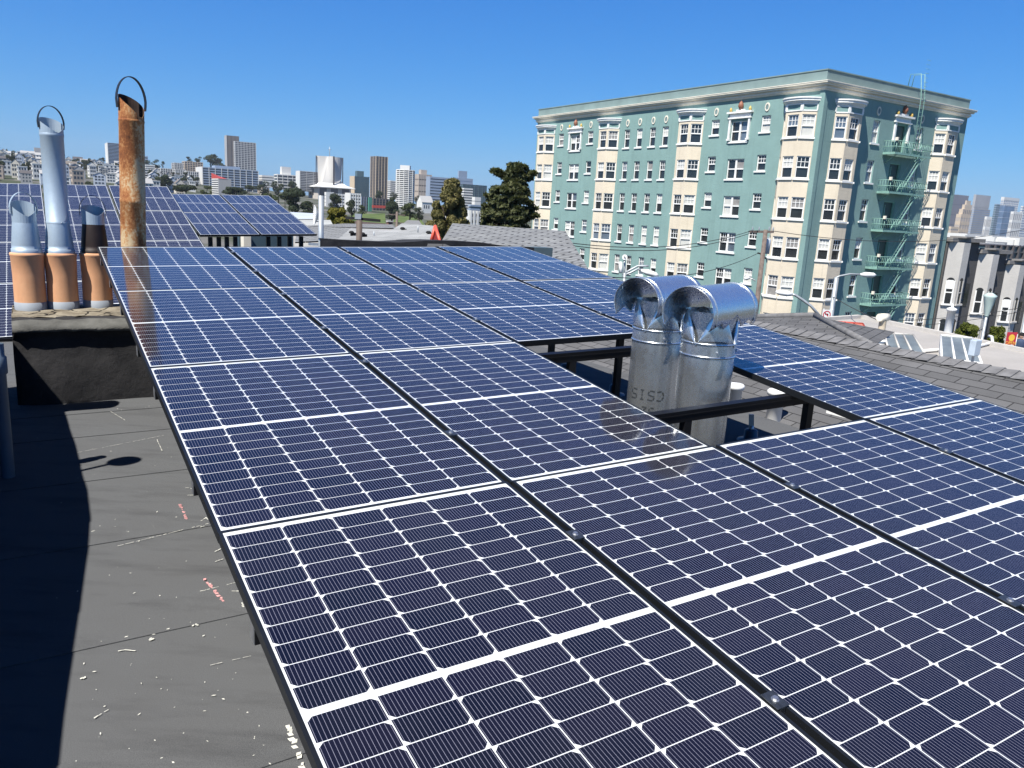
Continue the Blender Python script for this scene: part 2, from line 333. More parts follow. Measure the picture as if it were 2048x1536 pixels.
# left parapet (just outside the picture; it throws the big shadow over the bare roof)
ed = [(118.6, 1640), (118.6, 1536), (129, 1436), (140, 1359), (150, 1296), (159, 1237), (164, 1195), (174, 1122), (179.7, 1087), (182.5, 1035), (178, 1000), (176, 981), (167, 951), (160, 922), (152, 890), (140, 855), (129, 818)]
LH = LD / LD.z
PW = []
for x, y in ed:
    L = atz(x, y, 0); t = (L.dot(GX) + .68) / (-(LH.dot(GX))); T = L + LH * t; PW.append((T.dot(GY), T.z))
par = thing('parapet_wall', 'tarred parapet wall along the bare walkway, casting its shadow over the roof', 'wall', tuple(G(-.68, 0)), GANG)
mb = MB(); pts = [(-3.0, PW[0][1])] + PW + [(7.35, PW[-1][1])]
for (y0, z0), (y1, z1) in zip(pts, pts[1:]):
    if y1 <= y0: continue
    b = len(mb.v); mb.v += [(-.22, y0, 0), (0, y0, 0), (0, y0, z0), (-.22, y0, z0 - .02), (-.22, y1, 0), (0, y1, 0), (0, y1, z1), (-.22, y1, z1 - .02)]
    for q in ((1, 5, 6, 2), (4, 0, 3, 7), (2, 6, 7, 3)): mb.f.append(tuple(b + i for i in q)); mb.m.append(0)
mb.face([(-.22, 7.35, 0), (0, 7.35, 0), (0, 7.35, PW[-1][1]), (-.22, 7.35, PW[-1][1] - .02)])
mb.build('wall_face', M['tar'], par)
def roof_vent(name, label, head, h, capr, stem, kind):
    P = head + LH * (-(h)); P = Vector((head.x - LD.x / -LD.z * h, head.y - LD.y / -LD.z * h, 0))
    t = thing(name, label, 'roof vent', tuple(P))
    MB().lathe([(stem, 0), (stem, h)], 16).build('stem', M['galv'], t)
    if kind == 'mush': MB().lathe([(.0, h + .05), (capr * .7, h + .04), (capr, h), (capr, h - .03), (stem, h - .03)], 20).build('cap', M['galv'], t)
    else: MB().tube([(-capr * .55 * GX.x, -capr * .55 * GX.y, h), (capr * .55 * GX.x, capr * .55 * GX.y, h)], capr * .5, 16).build('cap', M['galv'], t)
roof_vent('mushroom_vent', 'slim roof vent with a round mushroom cap beside the parapet', atz(252, 922, 0), 1.75, .095, .016, 'mush')
roof_vent('tee_vent', 'short roof vent with a tee shaped cap near the clay flues', atz(178, 812, 0), 1.38, .26, .07, 'tee')
p_ = atz(17, 955, 0); t = thing('drain_pipe', 'blue gray plastic pipe standing in the shade at the parapet foot', 'pipe', tuple(p_))
MB().lathe([(.036, 0), (.036, .62), (.045, .63), (.045, .72), (.036, .73), (.036, .80)], 16).build('pipe_body', simple('blue_gray_pvc', (.10, .14, .19), .5), t)

# ------------------------------------------------------------------ chimney block with three clay flues and the rusted pipe
ZB = .66
chim = thing('chimney_block', 'low tar coated chimney block carrying three clay flues', 'chimney', tuple(G(.42, 7.3)), GANG)
x0, x1, yf, yb = -.565, .95, -.34, .60      # local grid coordinates around the block's base
mb = MB(); rnd = random.Random(3)
nx, prof = 26, [(-.02, 0), (-.015, .15), (.01, .35), (.035, .50), (.03, .555), (-.012, .575), (-.02, .60), (.03, .63), (.10, .655), (.18, ZB + .005)]
def wob(i, j, s=.012): return rnd.uniform(-s, s)
grid = []
for i in range(nx + 1):
    x = x0 + (x1 - x0) * i / nx; rowp = []
    for j, (dy, z) in enumerate(prof):
        fl = .05 * max(0, 1 - i / 2.0) * (1 if z < .55 else .3)
        rowp.append((x + wob(i, j, .004), yf + dy + fl + .012 * math.sin(x * 7 + z * 5) + wob(i, j, .0035), z + (wob(i, j, .006) if 0 < j else 0)))
    grid.append(rowp)
for i in range(nx):
    for j in range(len(prof) - 1):
        mb.face([grid[i][j], grid[i + 1][j], grid[i + 1][j + 1], grid[i][j + 1]], 1 if j in (5, 6, 7) else 0)
left = [(p[0], p[1], p[2]) for p in grid[0]]
for j in range(len(prof) - 1): mb.face([(left[j][0] - .0, yb, left[j][2]), left[j], left[j + 1], (left[j + 1][0], yb, left[j + 1][2])], 1 if j > 4 else 0)
rt_ = grid[-1]
for j in range(len(prof) - 1): mb.face([rt_[j], (rt_[j][0], yb, rt_[j][2]), (rt_[j + 1][0], yb, rt_[j + 1][2]), rt_[j + 1]])
mb.face([(x1, yb, 0), (x0, yb, 0), (x0, yb, ZB), (x1, yb, ZB)])
mb.sm |= set(range(len(mb.f))); mb.build('block_body', [M['tar'], M['lipgray']], chim, weld=True)
mb = MB(); top = [[None] * 9 for _ in range(nx + 1)]
for i in range(nx + 1):
    for j in range(9):
        y = yf + .165 + (yb - yf - .165) * j / 8; x = x0 + (x1 - x0) * i / nx
        top[i][j] = (x, y, ZB + .004 + (rnd.uniform(-.005, .008) if j < 8 else 0))
for i in range(nx):
    for j in range(8): mb.face([top[i][j], top[i + 1][j], top[i + 1][j + 1], top[i][j + 1]])
mb.build('mortar_crown', M['mortar'], chim)

def strap(mb, r, z0, h, ang, wd=.035, thick=.004, lean=0, mi=0):
    # a flat metal hoop standing over a scoop mouth
    n = 20; ux = Vector((math.cos(ang), math.sin(ang), 0)); uy = Vector((-math.sin(ang), math.cos(ang), 0)); prev = None
    for k in range(n + 1):
        a = -.25 + (math.pi + .5) * k / n; rr = r * (1 if 0 <= a <= math.pi else .98)
        p = ux * rr * math.cos(a) + UP * (z0 + h * (.18 + .82 * max(math.sin(a), -.25))) + uy * lean * math.sin(max(0, a)); nn = (ux * math.cos(a) + UP * math.sin(a)) * thick
        cur = (p - uy * wd / 2, p + uy * wd / 2, p + uy * wd / 2 + nn, p - uy * wd / 2 + nn)
        if prev:
            for q in range(4): mb.face([prev[q], prev[(q + 1) % 4], cur[(q + 1) % 4], cur[q]], mi)
        prev = cur
    return mb
def scoop(mb, r, z0, zl, zh, face, n=28, mi=0, mi_in=1):
    # pipe end cut to a scoop: low in front (towards `face`), high at the back
    def zt(a): c_ = math.cos(a - face); return zl + (zh - zl) * (.5 - .5 * c_) ** .55
    for k in range(n):
        a, b = 2 * math.pi * k / n, 2 * math.pi * (k + 1) / n
        p = [(r * math.cos(a), r * math.sin(a)), (r * math.cos(b), r * math.sin(b))]; q = [(x * .985, y * .985) for x, y in p]
        mb.face([(*p[0], z0), (*p[1], z0), (*p[1], zt(b)), (*p[0], zt(a))], mi, smooth=True)
        mb.face([(*q[1], z0), (*q[0], z0), (*q[0], zt(a)), (*q[1], zt(b))], mi_in, smooth=True)
        mb.face([(*p[0], zt(a)), (*p[1], zt(b)), (*q[1], zt(b)), (*q[0], zt(a))], mi)
    return mb
CAMDIR = math.atan2(-.84, .52)
def clay_flue(name, label, px, kind):
    base = atz(px, 619 if px < 100 else (617 if px < 150 else 614), ZB); base.z = ZB
    t = thing(name, label, 'flue', tuple(base - UP * .01))
    k = .0
    r = .1175
    MB().lathe([(r + .002, 0), (r + .003, .078), (r, .079)], 32).build('painted_band', M['bandgray'], t)
    MB().lathe([(r, .079), (r - .001, .30), (r + .004, .455), (r + .008, .462), (r + .008, .478), (r - .01, .486)], 32).build('clay_pot', M['terracotta'], t)
    m2 = M['galv_old'] if kind != 'brown' else M['brown_iron']
    MB().lathe([(r - .006, .484), (r - .006, .515), (r - .012, .518), (r - .012, .545), (.088, .725), (.086, .735)], 32).build('metal_cone', m2, t)
    if kind == 'tall':
        mb = MB().lathe([(.089, .725), (.089, .742), (.086, .745), (.086, 1.42), (.089, 1.425), (.089, 1.445), (.086, 1.45)], 32)
        cp = mb.build('tall_pipe', M['galv_old'], t)
        mb = scoop(MB(), .088, 1.445, 1.45, 1.575, CAMDIR + .5); o = mb.build('scoop_mouth', [M['galv_old'], M['galv_old']], t)
        strap(MB(), .098, 1.49, .17, CAMDIR + math.pi / 2 + .35, .026).build('strap_hoop', M['strap'], t)
        MB().tube([(.088 * math.cos(CAMDIR + .3), .088 * math.sin(CAMDIR + .3), .735), (.096 * math.cos(CAMDIR + .3), .096 * math.sin(CAMDIR + .3), .735)], .006, 8).build('screw', M['alu'], t)
    else:
        mb = scoop(MB(), .088, .725, .775 if kind == 'gray' else .80, .90 if kind == 'gray' else .885, CAMDIR + .3); mb.build('scoop_mouth', [M['galv_old'], M['galv_old']], t)
        strap(MB(), .100, .80, .165, CAMDIR + math.pi / 2 + (.35 if kind == 'gray' else -.15), .028 if kind == 'gray' else .022).build('strap_hoop', M['galv_old'] if kind == 'gray' else M['strap'], t)
    return t
clay_flue('clay_flue', 'short orange clay flue with gray scoop cap at the free end of the chimney block', 63, 'gray')
clay_flue('clay_flue', 'orange clay flue carrying the tall zinc pipe on the chimney block', 128, 'tall')
clay_flue('clay_flue', 'orange clay flue with burnt dark brown cone next to the solar panel corner', 197, 'brown')
# rusted pipe behind the far edge of the front array
P = G(0, 7.75, 1.25); e = along(P, GX, 257); P = P + GX * e
rp = thing('rusted_vent_pipe', 'tall rusted vent pipe with cream paint flaking off and a dark hoop on top', 'vent pipe', (P.x, P.y, 0)); rp.rotation_euler = (0, R(2.0), 0); rp.scale = (.87, .87, .945)
MB().lathe([(.118, 0), (.118, .95), (.120, .955), (.120, .975), (.118, .98), (.118, 1.66), (.121, 1.665), (.121, 1.69), (.118, 1.70), (.116, 2.38), (.119, 2.385), (.119, 2.40), (.116, 2.405)], 36).build('pipe_body', M['rust'], rp)
scoop(MB(), .116, 2.40, 2.42, 2.62, CAMDIR + .75).build('scoop_mouth', [M['rust'], simple('rust_inside', (.028, .014, .009), .9, 0, .5, 12)], rp)
strap(MB(), .135, 2.50, .27, CAMDIR + math.pi / 2 + .25, .05, .006, .02).build('strap_hoop', M['strap'], rp)

# ------------------------------------------------------------------ solar panels, front array
W_, L_ = 1.016, 1.700; PX_, PY_ = 1.0383, 1.7035
PO = Vector((-3.518, 6.5424, 1.2065)); PX = Vector((.8544, .5191, .0239)).normalized(); PY = Vector((-.5186, .8489, .1024)); PZ = PX.cross(PY).normalized(); PY = PZ.cross(PX)
def pmat(o, x, y, z): return Matrix(((x.x, y.x, z.x, o.x), (x.y, y.y, z.y, o.y), (x.z, y.z, z.z, o.z), (0, 0, 0, 1)))
def panel_meshes():
    f = MB(); lw, d = .0105, .034; o_, i_ = [(0, 0), (W_, 0), (W_, -L_), (0, -L_)], [(lw, -lw), (W_ - lw, -lw), (W_ - lw, -L_ + lw), (lw, -L_ + lw)]
    for k in range(4):
        a, b, c_, e_ = o_[k], o_[(k + 1) % 4], i_[(k + 1) % 4], i_[k]
        f.face([(*e_, .0016), (*c_, .0016), (*b, .0016), (*a, .0016)]); f.face([(*a, .0016), (*b, .0016), (*b, -d), (*a, -d)]); f.face([(*c_, .0016), (*e_, .0016), (*e_, -d), (*c_, -d)]); f.face([(*a, -d), (*b, -d), (*c_, -d), (*e_, -d)])
    g = MB().box((lw - .001, -L_ + lw - .001, -.005), (W_ - lw + .001, -lw + .001, 0)); return f, g
fm, gm = panel_meshes()
proto_f = fm.build('panel_frame', M['frame']); proto_g = gm.build('cell_sheet', M['cellA']); gB = proto_g.data.copy(); gB.materials[0] = M['cellB']
first = [True]
def panel(label, mat, flip, group):
    t = thing('solar_panel', label, 'solar panel', mat=mat, group=group)
    if first[0]: f, g = proto_f, proto_g; first[0] = False
    else: f, g = proto_f.copy(), proto_g.copy(); col.objects.link(f); col.objects.link(g)
    if flip: g.data = gB
    f.parent = t; g.parent = t
    return t
ROWN = ['farthest row', 'second row from the back', 'second row from the front', 'nearest row']; COLN = ['first column beside the bare roof', 'second column', 'third column', 'outer column beside the shingles']
FLIP = [[0, 1, 0, 1], [0, 1, 1, 0], [1, 1, 0, 0], [0, 1, 1, 1]]; ZOFF = [0, .002, .005, .011]
rp_ = random.Random(8)
for r in range(4):
    for c_ in range(4):
        if r == 2 and c_ == 2: continue
        o = PO + PX * (c_ * PX_) - PY * (r * PY_) + PZ * (ZOFF[r] + rp_.uniform(-.002, .002)); tw = rp_.uniform(-.0015, .0015)
        yy = (PY + PZ * tw).normalized(); zz = PX.cross(yy)
        panel('front solar panel, %s, %s' % (ROWN[r], COLN[c_]), pmat(o, PX, yy, zz), FLIP[r][c_], 'solar panels of the front array')
# clamps between columns
CLY = [(.30, 1.14), (.25, 1.17), (.17, 1.21), (.43, 1.27)]
cl0 = None; ORD = ['first', 'second', 'third', 'fourth', 'fifth', 'sixth', 'seventh', 'eighth']
for gap in range(3):
    k = 0
    for r in (3, 2, 1, 0):
        for yy in reversed(CLY[r]):
            if (r == 2 and gap in (1, 2)): continue
            k += 1
            o = PO + PX * ((gap + 1) * PX_ - .0112) - PY * (r * PY_ + yy) + PZ * (ZOFF[r] + .0035)
            lab = 'bolted clamp, %s from the front, gap between %s panel columns' % (ORD[k - 1], ('first and second', 'second and third', 'third and outer')[gap])
            if cl0 is None:
                cl0 = thing('panel_clamp', lab, 'clamp', mat=pmat(o, PX, PY, PZ), group='clamps in the panel gaps')
                mb = MB().box((-.020, -.0275, -.001), (.020, .0275, .0025)); mb.box((-.0095, -.0275, -.03), (.0095, .0275, -.001)); mb.build('clamp_plate', M['clamp'], cl0, bevel=.001)
                mb = MB(); mb.prism([(.0075 * math.cos(i * math.pi / 3), .0075 * math.sin(i * math.pi / 3)) for i in range(6)], .004, .0095); mb.prism([(.010 * math.cos(i * math.pi / 8), .010 * math.sin(i * math.pi / 8)) for i in range(16)], .0025, .004); mb.build('bolt', M['alu'], cl0)
            else:
                t = copy_tree(cl0); t.matrix_world = pmat(o, PX, PY, PZ); t['label'] = lab
# rails under the panels, posts, flashings
for r in range(4):
    for j, yy in enumerate(CLY[r]):
        o = PO + PX * (.012) - PY * (r * PY_ + yy) + PZ * (ZOFF[r] - .036)
        t = thing('mounting_rail', 'black mounting rail under the %s of front panels, %s' % (ROWN[r], 'upper one' if j == 0 else 'lower one'), 'rail', mat=pmat(o, PX, PY, PZ), group='mounting rails of the front array')
        mb = MB().box((-.008, -.021, -.062), (4.16, .021, 0)); mb.box((-.008, -.024, -.026), (4.16, -.021, -.020)); mb.build('rail_bar', M['rail'], t)
        MB().box((-.0105, -.019, -.060), (-.008, .019, -.002)).build('end_cap', M['alu'], t)
        for k, xx in enumerate((.45, 2.36, 3.30)):
            q = o + PX * xx - PZ * .062
            p = thing('support_post', 'black post %s, %s rail, %s' % (('by the bare roof', 'in the middle', 'by the shingles')[k], ('upper', 'lower')[j], ROWN[r]), 'post', (q.x, q.y, 0), GANG, 'support posts of the front array')
            mb = MB(); zt = q.z + .004
            for a in ((-.024, -.020, .024, -.014), (-.024, .014, .024, .020), (-.024, -.014, -.018, .014)): mb.box((a[0], a[1], .05), (a[2], a[3], zt))
            mb.build('post_channel', M['rail'], p); MB().box((-.022, -.013, zt - .03), (.02, .013, zt - .005)).build('top_cap', M['alu'], p); MB().box((-.06, -.06, 0), (.06, .06, .05)).build('foot_block', M['rail'], p)
def flashing(px, py, lab):
    t = thing('roof_flashing', lab, 'flashing', tuple(atz(px, py + 14, 0)))
    MB().lathe([(.105, .002), (.10, .012), (.055, .02), (.052, .085), (.04, .10), (0, .102)], 28).build('flashing_cone', simple('slate_blue_flashing', (.05, .085, .12), .45, .3), t)
    MB().obox((-.02, -.004, .08), (.04, 0, 0), (0, .008, 0), (-.015, 0, .14)).build('bolt_tag', M['alu'], t)
    MB().lathe([(.018, .10), (.018, .125), (0, .126)], 6).build('bolt', M['alu'], t)
flashing(1228, 775, 'round flashing with bent bolt tag in the panel gap, near the twin vents'); flashing(1130, 732, 'round flashing deep under the panels behind the second column'); flashing(1500, 868, 'round flashing with bolt tag in the dark by the third column edge')

# ------------------------------------------------------------------ twin galvanised vents standing in the panel gap
def text_obj(name, body, size, mat, parent, loc, rot, depth=.002):
    cu = bpy.data.curves.new(name, 'FONT'); cu.body = body; cu.size = size; cu.extrude = depth; cu.align_x = 'CENTER'; cu.align_y = 'CENTER'; cu.materials.append(mat)
    o = bpy.data.objects.new(name, cu); col.objects.link(o); dg = bpy.context.evaluated_depsgraph_get(); me = bpy.data.meshes.new_from_object(o.evaluated_get(dg)); bpy.data.objects.remove(o)
    o = bpy.data.objects.new(name, me); col.objects.link(o); o.parent = parent; o.location = loc; o.rotation_euler = rot
    return o
def twin_vent(name, lab, P, zoff, letters):
    t = thing(name, lab, 'roof vent', (P.x, P.y, 0), GANG + .33)       # local x = hood axis
    r = .1475; n = 48
    MB().lathe([(r, 0), (r, .30), (r, .62 + zoff), (r, .98 + zoff)], n).build('duct', M['galv'], t)
    mb = MB()
    for z in (.98, 1.05): mb.lathe([(r + .001, z - .006 + zoff), (r + .006, z - .002 + zoff), (r + .006, z + .003 + zoff), (r + .001, z + .007 + zoff)], n)
    mb.build('ring_bead', M['galv'], t)
    mb = MB(); mb.lathe([(r + .0005, .98 + zoff), (r + .0005, 1.055 + zoff)], n); mb.build('collar', M['galv'], t)
    for a in (-1.05, -2.35):
        MB().tube([((r + .002) * math.cos(a), (r + .002) * math.sin(a), 1.01 + zoff), ((r + .010) * math.cos(a), (r + .010) * math.sin(a), 1.01 + zoff)], .006, 8).build('rivet', M['alu'], t)
    # petals: the duct wall cut to four rounded tongues, flared to the hood
    mb = MB(); m = 96; rows = 8
    def zt(a):                                 # four rounded tongues, notched towards the hood's open ends and sides
        s = abs(math.sin(2 * a)); return 1.02 + .205 * s ** .8
    for k in range(m):
        a, b = 2 * math.pi * k / m, 2 * math.pi * (k + 1) / m
        for j in range(rows):
            q = []
            for (ang, f) in ((a, j / rows), (b, j / rows), (b, (j + 1) / rows), (a, (j + 1) / rows)):
                z = 1.052 + (zt(ang) - 1.052) * f; rr = r + .006 * math.sin(f * 3.1) - .010 * f * f; q.append((rr * math.cos(ang), rr * math.sin(ang), z + zoff))
            mb.face(q, 0, smooth=True)
    mb.build('petal_collar', M['galv'], t, solid=.0016, weld=True)
    # inner throat seen through the petal notches
    MB().lathe([(r * .80, 1.00 + zoff), (r * .84, 1.10 + zoff), (r * .97, 1.22 + zoff)], n).build('inner_throat', M['galv'], t)
    # hood: a horizontal cylinder open below, its skirts cut to points over the duct
    mb = MB(); hl, hr, zc = .285, .146, 1.215 + zoff; m = 40; nxh = 36
    def low(x):                                # how far below the axis the skirt hangs (angle) along the hood
        u = abs(x) / hl
        if u > .58: return -.24 - .30 * (u - .58) / .42
        return -.06 - .50 * (1 - abs(u - .40) / .40) ** 1.2 if u > 0 else -.06
    for i in range(nxh):
        xa, xb = -hl + 2 * hl * i / nxh, -hl + 2 * hl * (i + 1) / nxh
        for k in range(m):
            def pt(x, kk):
                lo = low(x); a = lo + (math.pi - 2 * lo) * kk / m; return (x, hr * math.cos(a), zc + hr * math.sin(a))
            mb.face([pt(xa, k), pt(xa, k + 1), pt(xb, k + 1), pt(xb, k)], 0, smooth=True)
    mb.build('hood', M['galv'], t, solid=.0018, weld=True)
    for x in (-hl + .045, hl - .045):
        mb = MB()
        pts = [(x, (hr + .003) * math.cos(a), zc + (hr + .003) * math.sin(a)) for a in [(-.35 + (math.pi + .7) * k / 40) for k in range(41)]]; mb.tube(pts, .0028, 6); mb.build('hood_bead', M['galv'], t)
    if letters:
        ink = simple('stencil_ink', (.02, .025, .03), .8)
        # stencilled letters, upside down on the sheet, bent round the duct; built from strokes
        GL = {'C': [(1, .95, .35, 1), (.25, .9, 0, .6), (0, .5, .2, .08), (.35, 0, 1, .08)], 'S': [(1, .95, .3, 1), (.2, .95, .05, .7), (.05, .6, .9, .42), (.95, .35, .8, .08), (.7, 0, 0, .05)], 'I': [(.5, 1, .5, .72), (.5, .64, .5, .36), (.5, .28, .5, 0), (.25, 1, .75, 1), (.25, 0, .75, 0)], '5': [(1, 1, .2, 1), (.1, .95, .1, .6), (.1, .55, .8, .55), (.95, .45, .9, .12), (.7, 0, 0, .05)], '2': [(0, .85, .5, 1), (.6, 1, .95, .75), (.9, .6, .1, .08), (0, 0, 1, 0)]}
        def glyphs(word, a0, z0, hgt, wid):
            mb = MB(); a = a0
            for chh in word:
                for (xa, ya, xb, yb_) in GL[chh]:
                    # upside down: flip both axes
                    pa, pb = Vector((1 - xa, 1 - ya)), Vector((1 - xb, 1 - yb_)); d = Vector(((pb.x - pa.x) * wid, (pb.y - pa.y) * hgt)); nn = Vector((-d.y, d.x)).normalized() * .0042; segs = 4
                    for s_ in range(segs):
                        q = []
                        for f, sg in ((s_ / segs, -1), ((s_ + 1) / segs, -1), ((s_ + 1) / segs, 1), (s_ / segs, 1)):
                            X = (pa.x + (pb.x - pa.x) * f) * wid + nn.x * sg; Z = (pa.y + (pb.y - pa.y) * f) * hgt + nn.y * sg; an = a + X / r
                            q.append(((r + .0012) * math.cos(an), (r + .0012) * math.sin(an), z0 + Z))
                        mb.face(q)
                a += (wid + .013) / r
            return mb
        glyphs('5ISC', -2.90 - GANG - .08, .635, .058, .042).build('stencil_letters', ink, t); glyphs('25', -2.20 - GANG - .23, .545, .045, .03).build('lower_stencil', ink, t)
    return t
twin_vent('galvanised_vent', 'nearer of the twin galvanised vents with barrel hood, crossed by the black rail', Vector((1.071, 4.267, 0)), 0.0, False)
twin_vent('galvanised_vent', 'farther of the twin galvanised vents, with stencilled letters on its duct', Vector((.858, 4.661, 0)), 0.0, True)

# ------------------------------------------------------------------ rear array (two tables)
def frame_axes(h, ty, tx):
    X = Vector((math.cos(h) * math.cos(tx), math.sin(h) * math.cos(tx), math.sin(tx))); Y = Vector((-math.sin(h) * math.cos(ty), math.cos(h) * math.cos(ty), math.sin(ty))); Y = (Y - X * X.dot(Y)).normalized(); return X, Y, X.cross(Y)
XA, YA, ZA = frame_axes(.5443, .2398, .0395); OA = Vector((-6.769, 15.260, 1.7632))
XB, YB, ZB_ = frame_axes(.5560, .1926, .0379); OB = Vector((-7.323, 16.462, 1.623))
RN = ['top row', 'second row down', 'third row down', 'bottom row']; CN = ['column behind the free clay flue', 'column behind the tall zinc pipe', 'column behind the rusted pipe']
for c_ in range(3):
    for r in range(4):
        o = OA + XA * ((c_ - 3) * PX_ + .011) - YA * (r * 1.702); panel('rear solar panel, %s, %s' % (RN[r], CN[c_]), pmat(o, XA, YA, ZA), (c_ + r) % 2, 'solar panels of the rear array')
for c_ in range(2):
    for r in range(2):
        o = OB + XB * (c_ * PX_ + .011) - YB * (r * 1.702); panel('raised rear solar panel, %s row, %s' % (('upper', 'lower')[r], ('beside the wider rear array', 'outermost with a free edge')[c_]), pmat(o, XB, YB, ZB_), r, 'solar panels of the raised rear table')
    for yy in (.35, 1.35, 2.05, 3.1):
        if c_: continue
        o = OB - YB * yy - ZB_ * .036; t = thing('mounting_rail', 'black rail under the raised rear table, %.1f metres down' % yy, 'rail', mat=pmat(o, XB, YB, ZB_), group='rails of the raised rear table'); MB().box((-.01, -.02, -.06), (2.1, .02, 0)).build('rail_bar', M['rail'], t)
for k, px in enumerate((424, 441, 457, 474, 540, 562, 583, 606)):
    o = OB - YB * 3.15; q = o + XB * along(o, XB, px - 4); zt = q.z - .10
    p = thing('support_post', 'black post, %s one under the raised rear table' % ORD[k], 'post', (q.x, q.y, 0), GANG, 'posts of the raised rear table'); mb = MB().box((-.035, -.03, 0), (.035, .03, zt)); mb.build('post_channel', M['rail'], p)
t = thing('edge_skirt', 'black skirt board closing the lower edge of the wide rear array', 'skirt board', mat=pmat(OA - YA * 6.815 - ZA * .036, XA, YA, ZA)); mb = MB().box((-3.3, -.02, -.05), (.02, .0, .03)); mb.build('skirt_board', M['rail'], t)
# ------------------------------------------------------------------ shingled gable next to our roof
gr = thing('shingle_roof_house', 'house with dark gray shingle gable rising just beyond the outer panel column', 'house', (0, 0, 0))
RG, RZ, SL = 8.45, .37, .30
e1 = along(G(RG, 0, RZ), GY, 1120)
mb = MB(); uvquad(mb, [G(5.5, e1, RZ - SL * (RG - 5.5)), G(5.5, -6, RZ - SL * (RG - 5.5)), G(RG, -6, RZ), G(RG, e1, RZ)])
uvquad(mb, [G(RG, -6, RZ), G(RG + 3, -6, RZ - 1.2), G(RG + 3, e1, RZ - 1.2), G(RG, e1, RZ)])
mb.build('shingle_slope', M['shingle'], gr)
mb = MB(); rnd = random.Random(4); y = -2.0; k = 0
while y < e1:
    l = .185; j = rnd.uniform(-.012, .012)
    a0, a1 = (y, .030), (y + l, .012)
    for sd in (-1, 1):
        sl = SL if sd < 0 else .4
        P = [G(RG + sd * .17 + j, a0[0], RZ - sl * .17 + a0[1] - .006), G(RG + j, a0[0], RZ + a0[1]), G(RG + j, a1[0], RZ + a1[1]), G(RG + sd * .17 + j, a1[0], RZ - sl * .17 + a1[1] - .006)]
        mb.face(P); q = [p.copy() for p in P[:2]]; mb.face([P[0], P[1], P[1] - UP * .022, P[0] - UP * .022])
    y += .143
mb.build('ridge_cap', M['shingle_cap'], gr)
mb = MB(); T0, T1 = at(1440, 636, 14.5), at(1630, 633, 13.0); B0, B1, R1 = at(1440, 690, 11.6), at(1745, 694, 10.6), at(1790, 664, 14.5)
uvquad(mb, [B0, B1, T1, T0]); uvquad(mb, [B1, R1, T1]); mb.build('hip_slope', M['shingle'], gr)
mb = MB(); mb.tube([T1 + UP * .02, B1 + UP * .02], .05, 6); mb.tube([T0 + UP * .01, T1 + UP * .02], .05, 6); mb.build('hip_cap', M['shingle_cap'], gr)
mb = MB(); a, b = G(RG + 3, -6), G(RG + 3, e1); mb.face([(a.x, a.y, -10), (b.x, b.y, -10), (b.x, b.y, RZ - 1.2), (a.x, a.y, RZ - 1.2)]); a, b = G(6.2, e1), G(RG + 3, e1); mb.face([(a.x, a.y, -10), (b.x, b.y, -10), (b.x, b.y, -.9), (G(RG, e1).x, G(RG, e1).y, RZ), (a.x, a.y, -.31)]); mb.build('wall', M['graystucco'], gr)
def bucket_vent(px, py, d, lab):
    P = at(px, py, d); t = thing('white_roof_vent', lab, 'roof vent', tuple(P)); MB().lathe([(.075, -.45), (.075, 0), (.09, .0), (.095, .04), (.08, .055), (0, .06)], 24).build('vent_cap', M['white'], t)
bucket_vent(1470, 778, 8.0, 'low white roof vent cap on the shingles, right behind the twin vents'); bucket_vent(1553, 790, 7.9, 'low white roof vent cap on the shingles under the outer panel column')
P0, P1 = at(1652, 826, 7.2), at(1728, 846, 6.9); t = thing('white_skylight_curb', 'flat white skylight curb glimpsed under the panel edge', 'skylight', tuple(P0)); MB().obox((0, 0, 0), P1 - P0, GX * .22 + UP * .05, UP * .05).build('curb', M['white'], t)

# ------------------------------------------------------------------ gravel flat roof beyond the gable
ZN = -2.5; nb = thing('flat_gravel_roof_building', 'low building with wide pale gravel roof between the gable and the street', 'building', (0, 0, 0))
c_ = [atz(1560, 648, ZN), atz(1722, 637, ZN), atz(2070, 711, ZN), atz(2700, 900, ZN), G(11.6, -6, ZN), G(11.6, 16, ZN)]
b_ = NB('gravel_roofing'); v_ = b_.co(); n_ = b_.noise(v_, 90, 2); m_ = b_.noise(v_, .5, 5); cc = b_.mix(b_.gray(n_, .3, .7), (.22, .21, .20), (.38, .365, .35)); cc = b_.mix(b_.m('MULTIPLY', b_.gray(m_, .45, .7), .4), cc, (.42, .40, .38)); M['gravel'] = b_.fin(cc, .95, 0, .2)
mb = MB(); mb.face(c_); mb.build('gravel_roof', M['gravel'], nb)
mb = MB()
for i in range(3): mb.obox(c_[i], c_[i + 1] - c_[i], UP * .16, (c_[i + 1] - c_[i]).cross(UP).normalized() * -.2); mb.face([c_[i] - UP * 8, c_[i + 1] - UP * 8, c_[i + 1], c_[i]])
mb.build('roof_edge', simple('pale_edge', (.46, .44, .41), .9), nb)
P = atz(1757, 697, ZN); t = thing('flue_stack', 'cream flue stack with tee cap on a white collar, on the gravel roof', 'flue', tuple(P), GANG)
MB().lathe([(.24, 0), (.24, .10), (.19, .14), (.21, .18), (.21, .34), (.19, .36)], 24).build('collar', M['white'], t); MB().lathe([(.205, .20), (.214, .22), (.214, .27), (.205, .29)], 24).build('blue_band', simple('blue_gray_band', (.10, .14, .2), .5), t)
MB().lathe([(.125, .36), (.125, 1.02)], 24).build('stack_pipe', simple('stained_cream_pipe', (.42, .36, .27), .7, 0, .35, 3), t); MB().tube([(-.24, 0, 1.14), (.24, 0, 1.14)], .14, 20).build('tee_cap', M['offwhite'], t)
